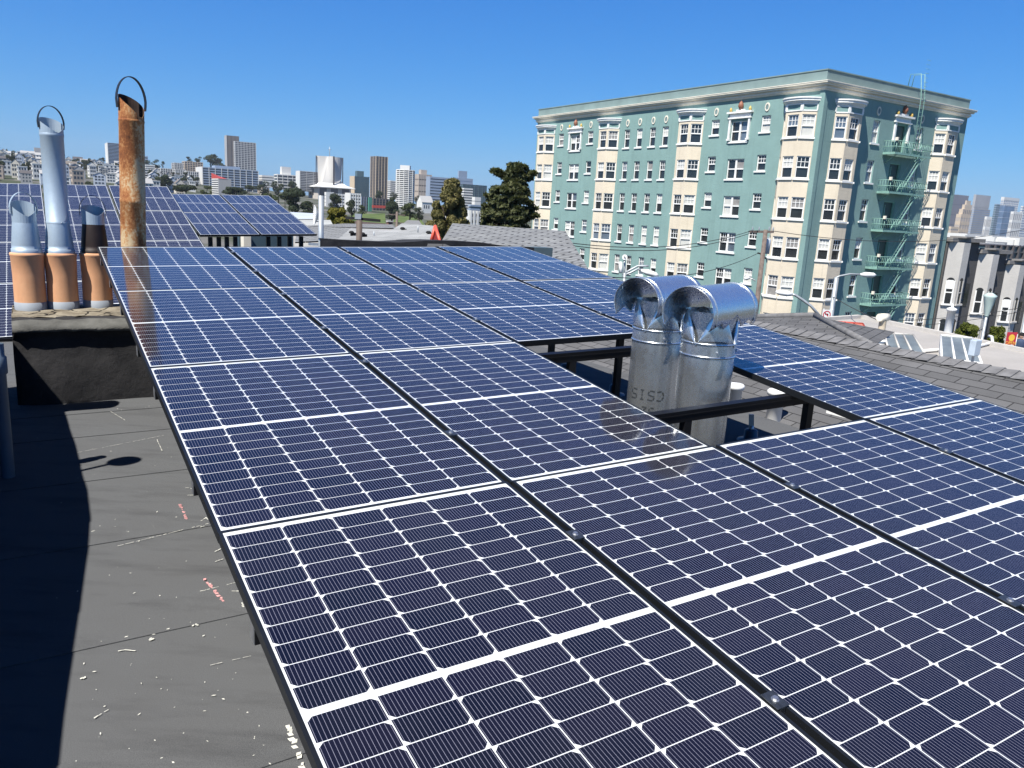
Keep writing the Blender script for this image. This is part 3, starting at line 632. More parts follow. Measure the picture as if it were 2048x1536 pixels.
def skylight(name, lab, pts, hgt, fm, gm, z=ZN):
    P = [atz(x, y, z) for x, y in pts]; c0 = P[0]; t = thing(name, lab, 'skylight', tuple(c0)); P = [p - c0 for p in P]; H = [P[0] + UP * .15, P[1] + UP * .15, P[2] + UP * hgt, P[3] + UP * hgt]
    mb = MB()
    for i in range(4): j = (i + 1) % 4; mb.face([P[i], P[j], H[j], H[i]])
    mb.build('curb', fm, t); mb = MB(); mb.face(H); mb.build('glazing', gm, t); mb = MB()
    for f in (0, .33, .66, 1): mb.tube([H[0].lerp(H[1], f), H[3].lerp(H[2], f)], .035, 6)
    mb.tube([H[0], H[1]], .04, 6); mb.tube([H[3], H[2]], .04, 6); mb.build('glazing_bar', fm, t)
skylight('red_skylight', 'red framed roof hatch box beside the cream flue stack', [(1690, 683), (1742, 688), (1722, 672), (1668, 668)], .5, M['red'], simple('faded_red_panel', (.42, .14, .10), .6))
gl_ = simple('dusty_skylight_glass', (.13, .15, .15), .3, 0, .3, 1.5)
skylight('glass_skylight', 'low glass skylight with gray bars right of the cream flue stack', [(1775, 706), (1848, 716), (1822, 693), (1765, 690)], .45, M['graystucco'], gl_)
skylight('glass_skylight', 'larger sloped glass skylight with white bars near the gray meter box', [(1882, 726), (1962, 736), (1938, 709), (1876, 703)], .6, M['white'], gl_)
P = atz(1941, 742, ZN); t = thing('meter_box', 'pale gray electric box on a short post standing on the gravel roof', 'electric box', tuple(P), GANG); mb = MB().box((-.03, -.03, 0), (.03, .03, .5)); mb.build('post', M['steel'], t); MB().box((-.17, -.1, .5), (.17, .1, 1.0)).build('box', simple('pale_box', (.38, .45, .52), .5), t, bevel=.02); MB().lathe([(.3, 0), (.3, .1)], 16, capt=True).build('base', M['black'], t)
P = atz(1895, 668, ZN); t = thing('white_flue', 'plain white flue pipe at the far edge of the gravel roof', 'flue', tuple(P)); MB().lathe([(.16, 0), (.16, 1.0), (.20, 1.0), (.20, 1.1), (.05, 1.16), (.03, 1.3)], 20, capt=True).build('pipe_body', M['white'], t)
def conduit(name, lab, pts, r, m, z=ZN + .08):
    P = [atz(x, y, z) for x, y in pts]; t = thing(name, lab, 'pipe', tuple(P[0])); MB().tube([p - P[0] for p in P], r, 8).build('pipe_body', m, t)
conduit('roof_conduit', 'white conduit lying across the gravel roof toward the street', [(1845, 702), (1885, 699), (1950, 694), (1985, 685), (1984, 674), (1978, 672)], .06, M['white'])

# ------------------------------------------------------------------ the green corner apartment building
BO = Vector((22.053, 61.609, 8.207)); GZ = -10.5; RZ1 = BO.z - GZ; HS = 3.05
gb = thing('green_apartment_building', 'six storey green stucco apartment building with cream bay windows on the corner', 'building', (BO.x, BO.y, GZ), math.atan2(.5311, .8473))
LL, LR = 39.1, 19.25
class Fac:
    def __init__(s, O, U, N): s.O, s.U, s.N = Vector(O), Vector(U), Vector(N)
    def p(s, u, z, o=0.0): return s.O + s.U * u + s.N * o + UP * z
FL = Fac((0, 0, 0), (0, 1, 0), (-1, 0, 0)); FR = Fac((0, 0, 0), (1, 0, 0), (0, -1, 0))
def fbox(mb, F, u0, u1, z0, z1, o0, o1, mi=0): mb.obox(F.p(u0, z0, o0), F.U * (u1 - u0), F.N * (o1 - o0), UP * (z1 - z0), mi)
GLS = [M['glassdark'], M['shade'], simple('gray_curtain', (.24, .23, .22), .3, 0, .25, 3), simple('blue_sky_pane', (.10, .13, .17), .05, 0, .3, .5, spec=1.0)]
wr = random.Random(11)
def window(F, u0, u1, z0, z1, parent, dbl=False, sill=True, one=False, muntin=True, open_=None, rec=.16):
    mb = MB(); fr = .075
    fbox(mb, F, u0, u0 + fr, z0, z1, -rec, -rec + .07); fbox(mb, F, u1 - fr, u1, z0, z1, -rec, -rec + .07); fbox(mb, F, u0 + fr, u1 - fr, z1 - fr, z1, -rec, -rec + .07); fbox(mb, F, u0 + fr, u1 - fr, z0, z0 + fr, -rec, -rec + .07)
    if sill: fbox(mb, F, u0 - .13, u1 + .13, z0 - .14, z0 - .012, .003, .10)
    gl = MB(); halves = [(u0, u1)] if not dbl else [(u0, (u0 + u1) / 2 - .03), ((u0 + u1) / 2 + .03, u1)]
    if dbl: fbox(mb, F, (u0 + u1) / 2 - .09, (u0 + u1) / 2 + .09, z0 + fr, z1 - fr, -rec, -rec + .08)
    zm = z0 + (z1 - z0) * .50
    for a, b in halves:
        fbox(mb, F, a + fr, b - fr, zm - .045, zm + .045, -rec - .02, -rec + .06)
        if muntin:
            for k in (1, 2): x = a + fr + (b - a - 2 * fr) * k / 3; fbox(mb, F, x - .02, x + .02, zm + .045, z1 - fr, -rec - .02, -rec + .02)
            zz = (zm + z1) / 2; fbox(mb, F, a + fr, b - fr, zz - .02, zz + .02, -rec - .02, -rec + .022)
        r = wr.random(); up = 0 if r < .45 else (1 if r < .75 else (2 if r < .88 else 3)); lo = 0 if wr.random() < .62 else up
        lo_open = wr.random() < .12
        gl.face([F.p(a + .02, zm, -rec - .01), F.p(b - .02, zm, -rec - .01), F.p(b - .02, z1 - .02, -rec - .01), F.p(a + .02, z1 - .02, -rec - .01)], up)
        gl.face([F.p(a + .02, z0 + .02, -rec - .03), F.p(b - .02, z0 + .02, -rec - .03), F.p(b - .02, zm, -rec - .03), F.p(a + .02, zm, -rec - .03)], lo)
    if one:
        n = len(mb.v); mb.v += gl.v; mb.f += [tuple(i + n for i in f) for f in gl.f]; mb.m += [m + 1 for m in gl.m]; return mb.build('window', [M['white']] + GLS, parent)
    o = mb.build('window', M['white'], parent); gl.build('pane', GLS, o); return o
def holed_wall(F, ulen, z0, z1, holes, skip, m, name, parent, rec=.17):
    us = sorted({0, ulen, *[h[0] for h in holes], *[h[1] for h in holes], *[s[0] for s in skip], *[s[1] for s in skip]}); zs = sorted({z0, z1, *[h[2] for h in holes], *[h[3] for h in holes]}); mb = MB()
    for ua, ub in zip(us, us[1:]):
        um = (ua + ub) / 2; run = None
        if any(s[0] < um < s[1] for s in skip): pass
        for za, zb in zip(zs, zs[1:]):
            zm = (za + zb) / 2
            solid = not any(h[0] < um < h[1] and h[2] < zm < h[3] for h in holes)
            if solid: run = (run[0], zb) if run else (za, zb)
            if (not solid or zb == zs[-1]) and run: mb.face([F.p(ua, run[0]), F.p(ub, run[0]), F.p(ub, run[1]), F.p(ua, run[1])]); run = None
    for a, b, c_, d in holes:
        for q in (((a, c_), (b, c_)), ((b, c_), (b, d)), ((b, d), (a, d)), ((a, d), (a, c_))): mb.face([F.p(*q[0]), F.p(*q[1]), F.p(*q[1], -rec), F.p(*q[0], -rec)])
        mb.face([F.p(a, c_, -rec - .05), F.p(b, c_, -rec - .05), F.p(b, d, -rec - .05), F.p(a, d, -rec - .05)])
    return mb.build(name, m, parent)
rows = [RZ1 - k * HS for k in range(6)]
small = {'s4': 5.3, 's3': 10.84, 's2': 28.74, 's1': 34.13}; dbls = [8.04, 31.38]; nar = [17.14, 18.91, 20.83, 22.69]; baysL = [1.95, 13.8, 25.5, 36.95]
WL = []
for z in rows:
    for c0 in small.values(): WL.append((c0 - .47, c0 + .47, z + .72, z + 1.98, False))
    for c0 in dbls: WL.append((c0 - .93, c0 + .93, z + .08, z + 1.72, True))
    for c0 in nar: WL.append((c0 - .42, c0 + .42, z + .07, z + 1.80, False))
WR_ = []
for z in rows:
    for c0 in (6.72, 12.62): WR_.append((c0 - .44, c0 + .44, z + .22, z + 1.95, False))
ztop = RZ1 + 3.6
holed_wall(FL, LL, 0, ztop, [w_[:4] for w_ in WL], [], M['green'], 'west_wall', gb)
doors = [(9.25, 10.75, z - .25, z + 1.95) for z in rows]
holed_wall(FR, LR, 0, ztop, [w_[:4] for w_ in WR_] + doors, [], M['green'], 'south_wall', gb, .22)
mb = MB(); mb.face([(LR, 0, 0), (LR, LL, 0), (LR, LL, ztop), (LR, 0, ztop)]); mb.face([(0, LL, 0), (0, LL, ztop), (LR, LL, ztop), (LR, LL, 0)]); mb.build('rear_wall', M['green'], gb)
for w_ in WL: window(FL, *w_[:4], gb, dbl=w_[4], muntin=wr.random() < .85)
for w_ in WR_: window(FR, *w_[:4], gb, rec=.18)
dm = simple('dark_green_door_recess', (.03, .06, .05), .4)
for d in doors:
    mb = MB(); fbox(mb, FR, d[0], d[0] + .08, d[2], d[3], -.2, -.06); fbox(mb, FR, d[1] - .08, d[1], d[2], d[3], -.2, -.06); fbox(mb, FR, d[0] + .08, d[1] - .08, d[3] - .08, d[3], -.2, -.06); fbox(mb, FR, 9.55, 9.61, d[2], d[3] - .3, -.19, -.08)
    o = mb.build('balcony_door', M['iron'], gb); mb = MB(); mb.face([FR.p(d[0], d[2], -.19), FR.p(d[1], d[2], -.19), FR.p(d[1], d[3], -.19), FR.p(d[0], d[3], -.19)]); mb.build('door_leaf', dm, o)
def bay(F, c0, m, d, sgn):
    pl = [(c0 - m - d, 0.002), (c0 - m, d), (c0 + m, d), (c0 + m + d, 0.002)]
    zb, zt = 2.0, RZ1 + 1.95
    mb = MB(); wins = []
    for i in range(3):
        (ua, oa), (ub, ob) = pl[i], pl[i + 1]; A = F.p(ua, 0, oa); U = (F.p(ub, 0, ob) - A); ln = U.length; U.normalize(); N = U.cross(UP); 
        if N.dot(F.N) < 0: N = -N
        f = Fac(A, U, N); hw = .47 if i == 1 else .36
        if i == 1: hw = min(.52, ln / 2 - .13)
        else: hw = ln / 2 - .085
        hs = [(ln / 2 - hw, ln / 2 + hw, z + .08, z + 1.72) for z in rows]
        us = [0, ln / 2 - hw, ln / 2 + hw, ln]; zs = sorted({zb, zt, *[h[2] for h in hs], *[h[3] for h in hs]})
        for a, b in zip(us, us[1:]):
            if a == us[1]:
                run = None
                for za, zc in zip(zs, zs[1:]):
                    if any(h[2] <= za < h[3] for h in hs): continue
                    mb.face([f.p(a, za), f.p(b, za), f.p(b, zc), f.p(a, zc)])
            else: mb.face([f.p(a, zb), f.p(b, zb), f.p(b, zt), f.p(a, zt)])
        for h in hs:
            for q in (((h[0], h[2]), (h[1], h[2])), ((h[1], h[2]), (h[1], h[3])), ((h[1], h[3]), (h[0], h[3])), ((h[0], h[3]), (h[0], h[2]))): mb.face([f.p(*q[0]), f.p(*q[1]), f.p(*q[1], -.14), f.p(*q[0], -.14)])
            wins.append((f, h))
    b = mb.build('bay_window', M['cream'], gb)
    for f, h in wins: window(f, *h, b, one=True, rec=.12)
    # frieze and curved cornice on top
    mb = MB(); n = 12
    def arc(e, bow):
        P = [(c0 - m - d - e * .6, -.05), (c0 - m - d * .35 - e * .5, d * .62 + e * .45)]; P = []
        for k in range(n + 1):
            t_ = k / n; u = (c0 - m - d - e * .7) + (2 * (m + d) + 1.4 * e) * t_; P.append((u, .002 + (d + e + bow) * (1 - abs(2 * t_ - 1) ** 3.0)))
        return P
    for (e, z0, z1) in ((.0, zt + .55, zt + .62), (.10, zt + .62, zt + .74), (.26, zt + .74, zt + .90), (.33, zt + .90, zt + 1.0)):
        q = arc(e, .08); pts0 = [F.p(u, z0, o) for u, o in q]; pts1 = [F.p(u, z1, o) for u, o in q]
        for k in range(n): mb.face([pts0[k], pts0[k + 1], pts1[k + 1], pts1[k]])
        mb.face(pts0); mb.face(pts1)
    mb.build('bay_cornice', M['white'], b)
    mb = MB()
    for z0, z1 in ((zt, zt + .09), (zt + .46, zt + .555)):
        for i in range(3):
            (ua, oa), (ub, ob) = pl[i], pl[i + 1]; mb.face([F.p(ua, z0, oa + .05), F.p(ub, z0, ob + .05), F.p(ub, z1, ob + .05), F.p(ua, z1, oa + .05)]); mb.face([F.p(ua, z1, oa + .05), F.p(ub, z1, ob + .05), F.p(ub, z1, ob - .1), F.p(ua, z1, oa - .1)])
    for i in range(3):
        (ua, oa), (ub, ob) = pl[i], pl[i + 1]
        for k in (0, 1): u = ua + (ub - ua) * (.04 if k == 0 else .96); o = oa + (ob - oa) * (.04 if k == 0 else .96); mb.obox(F.p(u - .07, zt + .09, o - .05), F.U * .14, F.N * .09, UP * .37)
    mb.build('bay_frieze_trim', M['white'], b); mb = MB()
    for i in range(3):
        (ua, oa), (ub, ob) = pl[i], pl[i + 1]; mb.face([F.p(ua, zt + .08, oa), F.p(ub, zt + .08, ob), F.p(ub, zt + .56, ob), F.p(ua, zt + .56, oa)])
    mb.build('bay_frieze', M['green'], b)
for c0 in baysL: bay(FL, c0, .72, .82, 1)
for c0 in (3.0, 16.2): bay(FR, c0, .80, .72, 1)
mb = MB()
for o, z0, z1 in ((.10, -.18, -.06), (.20, -.06, .06), (.14, .06, .16), (.34, .16, .30), (.47, .30, .40), (.50, .40, .46)): mb.box((-o, -o, ztop + z0), (LR + o, LL + o, ztop + z1 - .002))
mb.build('main_cornice', M['offwhite'], gb)
mb = MB().box((.02, .02, ztop + .46), (LR - .02, LL - .02, ztop + 1.28)); mb.box((-.03, -.03, ztop + 1.25), (LR + .03, LL + .03, ztop + 1.33)); mb.build('parapet', M['trimgreen'], gb)
mb = MB(); mb.box((-.06, -.06, 0), (.42, .42, ztop - .01)); mb.build('corner_pilaster', M['green'], gb, bevel=.05)
org = simple('ornament_brown', (.25, .10, .06), .6); gold = simple('ornament_gold', (.55, .38, .10), .5)
def medal(F, u, z):
    mb = MB(); n = 18
    for r0, r1, o, mi in ((1, .62, .06, 0), (.62, 0, .03, 1)):
        for k in range(n):
            a, b = 2 * math.pi * k / n, 2 * math.pi * (k + 1) / n; f = lambda r, t_: F.p(u + .24 * r * math.cos(t_), z + .34 * r * math.sin(t_), o); mb.face([f(r0, a), f(r0, b), f(r1, b), f(r1, a)] if r1 else [f(r0, a), f(r0, b), f(0, 0)], mi)
    for k in range(n): a, b = 2 * math.pi * k / n, 2 * math.pi * (k + 1) / n; f = lambda t_, o: F.p(u + .24 * math.cos(t_), z + .34 * math.sin(t_), o); mb.face([f(a, 0), f(b, 0), f(b, .06), f(a, .06)])
    mb.build('medallion', [M['offwhite'], M['trimgreen']], gb)
for c0 in small.values(): medal(FL, c0, RZ1 + 2.62)
for c0 in nar: medal(FL, c0, RZ1 + 2.42)
for c0 in (6.72, 12.62): medal(FR, c0, RZ1 + 2.65)
def surround(F, u, hw, z0, z1):
    mb = MB()
    for s in (-1, 1):
        fbox(mb, F, u + s * hw - .09, u + s * hw + .09, z0 + .5, z1, .003, .14); fbox(mb, F, u + s * hw - .14, u + s * hw + .14, z0 + .36, z0 + .5, .003, .2)
    fbox(mb, F, u - hw - .2, u + hw + .2, z1, z1 + .12, .003, .2); fbox(mb, F, u - hw - .1, u + hw + .1, z1 + .12, z1 + .42, .003, .10); fbox(mb, F, u - hw - .3, u + hw + .3, z1 + .42, z1 + .56, .003, .3)
    fbox(mb, F, u - .45, u + .45, z1 + .56, z1 + .72, .003, .16)
    o = mb.build('ornate_surround', M['white'], gb); mb = MB()
    mb.tube([F.p(u, z1 + .70, .12), F.p(u, z1 + .95, .12), F.p(u, z1 + 1.2, .12), F.p(u, z1 + 1.4, .12)], [.1, .24, .18, .02], 10); mb.build('shield', org, o); mb = MB()
    for s in (-1, 1): mb.tube([F.p(u + s * hw, z1 + .56, .14), F.p(u + s * hw, z1 + .72, .14), F.p(u + s * hw, z1 + .92, .14)], [.07, .13, .03], 8)
    mb.build('urn', gold, o)
for c0 in dbls: surround(FL, c0, 1.05, RZ1 - .2, RZ1 + 1.9)
surround(FR, 10.0, .92, RZ1 + .2, RZ1 + 2.05)
# fire escape
for k, z in enumerate(rows):
    zf = z - .42; mb = MB(); u0, u1, dp = 7.95, 12.95, 1.15
    fbox(mb, FR, u0, u1 - 1.6, zf, zf + .05, .05, dp); fbox(mb, FR, u1 - 1.6, u1, zf, zf + .05, .05, .42); fbox(mb, FR, u0, u1, zf - .12, zf - .002, dp - .05, dp); fbox(mb, FR, u0, u0 + .06, zf - .12, zf - .002, .05, dp - .06)
    for hz in (.48, .92):
        mb.tube([FR.p(u0 + .02, zf + hz, .03), FR.p(u0 + .02, zf + hz, dp), FR.p(u1, zf + hz, dp), FR.p(u1, zf + hz, .03)], .028, 5)
    nn = 21
    for i in range(nn + 1): u = u0 + .02 + (u1 - u0 - .02) * i / nn; mb.tube([FR.p(u, zf + .05, dp), FR.p(u, zf + .92, dp)], .016 if i % 7 else .035, 4)
    for i in range(1, 5): mb.tube([FR.p(u0 + .02, zf + .05, dp * i / 5), FR.p(u0 + .02, zf + .92, dp * i / 5)], .016, 4)
    for u in (u0 + .5, u1 - .5): mb.tube([FR.p(u, zf - .06, dp - .1), FR.p(u, zf - .75, .02)], .035, 4)
    mb.build('fire_escape_balcony', M['iron'], gb)
    mb = MB(); fbox(mb, FR, u0 - .12, u0 + .02, zf + .9, zf + 1.15, dp - .1, dp + .12); mb.build('balcony_lamp', M['offwhite'], gb)
    if k < 5:
        mb = MB(); lo = rows[k + 1] - .42 + .05
        for o in (.55, .98): mb.obox(FR.p(12.1, zf + .02, o), FR.U * -2.3 + UP * (lo - zf), FR.N * .05, UP * .16)
        for i in range(1, 12): f = i / 12; p = FR.p(12.1 - 2.3 * f, zf + (lo - zf) * f + .08, .58); mb.obox(p, FR.U * .14, FR.N * .42, UP * .02)
        for o in (.53, 1.04): mb.tube([FR.p(12.3, zf + .9, o), FR.p(11.2, zf + (lo - zf) * .45 + .9, o), FR.p(9.9, lo + .85, o)], .022, 5)
        mb.build('fire_escape_ladder', M['iron'], gb)
mb = MB(); zf = rows[0] - .42
for u in (10.75, 11.25): mb.tube([FR.p(u, zf + .05, .82), FR.p(u, ztop - .3, .82), FR.p(u, ztop + .5, .80), FR.p(u, ztop + 2.3, .5), FR.p(u, ztop + 2.35, -.4), FR.p(u, ztop + 1.3, -.5)], .03, 6)
for i in range(22): z = zf + .4 + i * .33; mb.tube([FR.p(10.75, z, .82), FR.p(11.25, z, .82)], .014, 4)
mb.build('roof_ladder', M['iron'], gb)
P_ = [FL.p(39.0, 0)]
# ------------------------------------------------------------------ ground, hills, lawn
def smooth(a, b, x): t = max(0, min(1, (x - a) / (b - a))); return t * t * (3 - 2 * t)
def lerp_tab(x, tab):
    for (a, va), (b, vb) in zip(tab, tab[1:]):
        if x <= b: return va + (vb - va) * max(0, (x - a)) / (b - a)
    return tab[-1][1]
CREST = [(-1.6, 34), (-.70, 38), (-.56, 38), (-.44, 33), (-.36, 24), (-.28, 16), (-.20, 13), (-.05, 10), (.05, 7), (.2, 2), (.5, 0), (1.6, 0)]
NEARR = [(-1.6, 120), (-.5, 140), (-.34, 200), (-.24, 400), (-.05, 520), (.2, 600), (1.6, 800)]
def ground_z(x, y):
    r = math.hypot(x, y); az = math.atan2(x, y); r0 = lerp_tab(az, NEARR); h = lerp_tab(az, CREST)
    return -10.5 + h * max(0, min(1, (r - r0) / (1100 - r0)))
mb = MB(); rad = [0, 12, 30, 60, 100, 150, 200, 260, 330, 400, 470, 540, 610, 680, 750, 820, 900, 1000, 1150, 1400, 1800, 2500, 4000, 9000]; na = 120
idx = {}
for i, r in enumerate(rad):
    for k in range(na):
        a = 2 * math.pi * k / na; x, y = r * math.sin(a), r * math.cos(a); idx[i, k] = len(mb.v); mb.v.append((x, y, ground_z(x, y) if y > 0 or abs(x) > 0 else -10.5))
for i in range(len(rad) - 1):
    for k in range(na): mb.f.append((idx[i, k], idx[i, (k + 1) % na], idx[i + 1, (k + 1) % na], idx[i + 1, k])); mb.m.append(0); mb.sm.add(len(mb.f) - 1)
b_ = NB('city_ground'); v_ = b_.co(); n_ = b_.noise(v_, .02, 6, .65); n2 = b_.noise(v_, .2, 4)
cc = b_.ramp(b_.m('ADD', b_.m('MULTIPLY', n_, .7), b_.m('MULTIPLY', n2, .3)), [(.3, (.035, .05, .022)), (.48, (.06, .07, .04)), (.55, (.13, .125, .115)), (.8, (.2, .19, .17))])
tag(mb.build('ground', b_.fin(cc, .95, 0, .2)), kind='structure')
lm = NB('lawn_grass'); v_ = lm.co(); M['grass'] = lm.fin(lm.mix(lm.gray(lm.noise(v_, .12, 5), .35, .7), (.05, .085, .018), (.13, .16, .045)), .95, 0, .2)
def gpt(px, py):                    # first hit of a picture ray with the ground
    r = ray(px, py); d = 20.0
    while d < 3000:
        p = CAM + r * d
        if p.z < ground_z(p.x, p.y): return p
        d += 3
    return CAM + r * 3000
def lawn(pts):
    P = [gpt(*p) for p in pts]; mb = MB(); N = 10
    for i in range(N):
        for j in range(N):
            q = []
            for a, b in ((i, j), (i + 1, j), (i + 1, j + 1), (i, j + 1)): u, v = a / N, b / N; p = P[0].lerp(P[1], u).lerp(P[3].lerp(P[2], u), v); q.append((p.x, p.y, ground_z(p.x, p.y) + .35))
            mb.face(q)
    tag(mb.build('lawn', M['grass']), kind='structure')
lawn([(690, 446), (772, 452), (770, 428), (705, 428)]); lawn([(785, 446), (850, 452), (838, 430), (795, 430)])
asph = simple('asphalt', (.05, .05, .052), .9, 0, .2, .3)
mb = MB(); o = BO + GX * -22 - GY * 12 + UP * 0; o.z = -10.46
mb.obox(o - GX * 60, GX * 200, GY * 10, UP * .02); mb.obox(o + GX * 8 - GY * 60, GX * 11, GY * 59.9, UP * .02); tag(mb.build('street', asph), kind='structure')
mb = MB(); o2 = o + GX * 19.1 + GY * 10.05; mb.obox(o2, GX * 90, GY * 2, UP * .14); o3 = o + GX * 19.1 - GY * 2.1; mb.obox(o3, GX * 90, GY * 2, UP * .14); tag(mb.build('pavement', simple('pavement_concrete', (.3, .29, .27), .9)), kind='structure')

# ------------------------------------------------------------------ gray row houses beyond the green building
def gray_house(k, a0, wdt, ztop, lab):
    O = BO + GX * a0 + GY * 0.0; t = thing('gray_row_house', lab, 'house', (O.x, O.y, GZ), math.atan2(.5311, .8473), 'gray row houses with bay windows')
    zt = ztop - GZ; mb = MB().box((0, 0, 0), (wdt, 14, zt)); mb.build('wall', M['darkwall'], t)
    MB().box((-.1, -.45, zt), (wdt + .1, 14, zt + .35)).build('cornice', simple('dark_gray_trim', (.20, .19, .18), .8), t)
    m, d, c0 = .66, .66, wdt * .36; pl = [(c0 - m - d, 0.0), (c0 - m, -d), (c0 + m, -d), (c0 + m + d, 0.0)]; pl = [(c0 - m - d * 1.5, 0), (c0 - m, -d * 1.25), (c0 + m * .6, -d * 1.25), (c0 + m * .6 + .8, 0)]
    mb = MB(); mb.prism(pl, 3.4, zt - .05); mb.prism([(x, y * .98) for x, y in pl], .0, 3.39) ; b = mb.build('bay_window', M['graystucco'], t)
    MB().prism([(c0 + (x - c0) * 1.06, y * 1.14) for x, y in pl], zt + .352, zt + .5).build('bay_cap', bpy.data.materials['dark_gray_trim'] if 'dark_gray_trim' in bpy.data.materials else M['darkwall'], t)
    for i in range(3):
        (xa, ya), (xb, yb) = pl[i], pl[i + 1]; A = Vector((xa, ya, 0)); U = Vector((xb - xa, yb - ya, 0)); ln = U.length; U.normalize(); N = U.cross(UP); 
        if N.y > 0 and i == 1: N = -N
        cen = Vector((c0, 1, 0)); 
        if N.dot(A - cen) < 0: N = -N
        f = Fac(A, U, N); hw = ln * .27
        for zb in (zt - 5.6, zt - 9.4):
            mb = MB(); u0, u1, z0, z1 = ln / 2 - hw, ln / 2 + hw, zb, zb + 2.1
            arch = [f.p(u1, z0, .03), f.p(u1, z1, .03)] + [f.p(ln / 2 + hw * math.cos(a), z1 + .28 * math.sin(a), .03) for a in [math.pi * q / 8 for q in range(1, 8)]] + [f.p(u0, z1, .03), f.p(u0, z0, .03)]
            mb.face(arch, 0); sh = .7 if i == 0 and zb > zt - 6 and k % 2 == 0 else .0
            mb2 = MB(); fbox(mb2, f, u0 - .05, u0 + .07, z0, z1, .035, .09); fbox(mb2, f, u1 - .07, u1 + .05, z0, z1, .035, .09); fbox(mb2, f, u0 + .07, u1 - .07, z0 + .98, z0 + 1.08, .035, .08); fbox(mb2, f, u0 - .2, u1 + .2, z0 - .16, z0 - .01, .03, .2)
            if sh: fbox(mb2, f, u0 + .08, u1 - .08, z1 - .75, z1 + .05, .032, .036)
            o = mb2.build('window', M['white'] if i == 0 else M['graystucco'], t); mb.build('pane', M['glassdark'], o)
    for zb in (zt - 6, zt - 10): MB().box((wdt - 1.1, -.02, zb), (wdt - .35, .0, zb + 2.2)).build('side_window', M['glassdark'], t)
    mb = MB().box((wdt - 1.3, -.06, 0.2), (wdt - .2, -.0, 2.6)); mb.build('door', M['red'] if k == 2 else M['black'], t)
base_a = LR + .35
for k in range(5): gray_house(k, base_a + k * 5.25, 5.25, 1.05 - k * .95, 'gray stucco row house with arched bay windows, %s from the green building' % ORD[k])

# ------------------------------------------------------------------ street furniture
def street_lamp(lab, P, ztop, arm, head_lab=None, r=.09, armr=.05):
    t = thing('street_lamp', lab, 'street lamp', (P.x, P.y, -10.5)); h = ztop + 10.5
    MB().tube([(0, 0, 0), (0, 0, h)], [r * 1.3, r * .8], 12).build('pole', M['steel'], t)
    pts = [Vector((0, 0, h - .5)) + a for a in arm]; MB().tube(pts, armr, 8).build('arm', M['steel'], t)
    e = pts[-1]; d = (pts[-1] - pts[-2]).normalized(); MB().tube([e - d * .05, e + d * .25, e + d * .7, e + d * .85], [.06, .15, .13, .04], 10).build('lamp_head', M['white'], t); return t
def loc(px, py, d): return at(px, py, d)
def armto(P, ztop, pts, d):       # arm points given as picture points at the pole's depth
    return [at(x, y, d) - Vector((P.x, P.y, ztop - .5)) for x, y in pts]
D = 44.0; P = at(1657, 665, D); zt_ = at(1668, 553, D).z; street_lamp('tall gray street light pole whose arm reaches toward the fire escape', P, zt_, armto(P, zt_, [(1668, 557), (1680, 552), (1700, 548), (1722, 549)], D), r=.14)
D = 40.0; P = at(1641, 660, D); zt_ = at(1641, 634, D).z; street_lamp('white curved street light arm rising behind the gable toward the cream bay', P, zt_, armto(P, zt_, [(1641, 634), (1622, 612), (1604, 599), (1590, 590), (1584, 589)], D), r=.08, armr=.07)
D = 38.0; P = at(1245, 600, D); zt_ = at(1245, 545, D).z; street_lamp('double armed street light over the far edge of the front array', P, zt_, armto(P, zt_, [(1245, 552), (1262, 545), (1275, 538), (1284, 541)], D), r=.09)
lt = bpy.data.objects['street_lamp.002'] if 'street_lamp.002' in bpy.data.objects else None
if lt:
    q = Vector((P.x, P.y, -10.5)); pts = [at(x, y, D) - q for x, y in ((1245, 549), (1262, 539), (1275, 532), (1290, 532), (1297, 532))]; MB().tube(pts, .05, 8).build('arm', M['steel'], lt)
    MB().tube([at(1249, 513, D) - q, at(1248.5, 555, D) - q], .05, 8).build('antenna_pole', M['steel'], lt); MB().tube([at(1241, 524, D) - q, at(1242, 546, D) - q], .09, 8).build('antenna', M['white'], lt)
    c0 = at(1249.5, 515, D) - q; n_ = (CAM - at(1249.5, 515, D)).normalized(); MB().tube([c0, c0 + n_ * .12], [.1, .125 * 1.0], 18).build('dish_back', M['white'], lt)
# round antenna disc
D = 38.0; c0 = at(1249.5, 514, D - .3); nrm = (CAM - c0).normalized(); t = thing('round_antenna', 'small white round antenna above the double armed street light', 'antenna', tuple(c0)); MB().tube([nrm * 0, nrm * .08], .125, 20).build('disc', M['white'], t); MB().tube([nrm * .081, nrm * .14], .03, 8).build('feed', M['black'], t)
# no left turn sign
D = 39.0; c0 = at(1653.5, 629.5, D); t = thing('no_left_turn_sign', 'white no left turn sign with red ring at the street corner', 'road sign', tuple(c0), math.atan2(-.02, 1) + .1)
mb = MB().box((-.23, 0, -.25), (.23, .02, .25)); mb.build('plate', M['white'], t)
def ring(mb, r0, r1, y, n=28, a0=0, a1=2 * math.pi):
    for k in range(n): a, b = a0 + (a1 - a0) * k / n, a0 + (a1 - a0) * (k + 1) / n; mb.face([(r0 * math.cos(a), y, r0 * math.sin(a)), (r1 * math.cos(a), y, r1 * math.sin(a)), (r1 * math.cos(b), y, r1 * math.sin(b)), (r0 * math.cos(b), y, r0 * math.sin(b))])
signred = simple('sign_red', (.5, .02, .03), .5); mb = MB(); ring(mb, .155, .20, -.008); mb.face([(-.13, -.008, .10), (-.10, -.008, .13), (.13, -.008, -.10), (.10, -.008, -.13)]); mb.build('red_ring', signred, t)
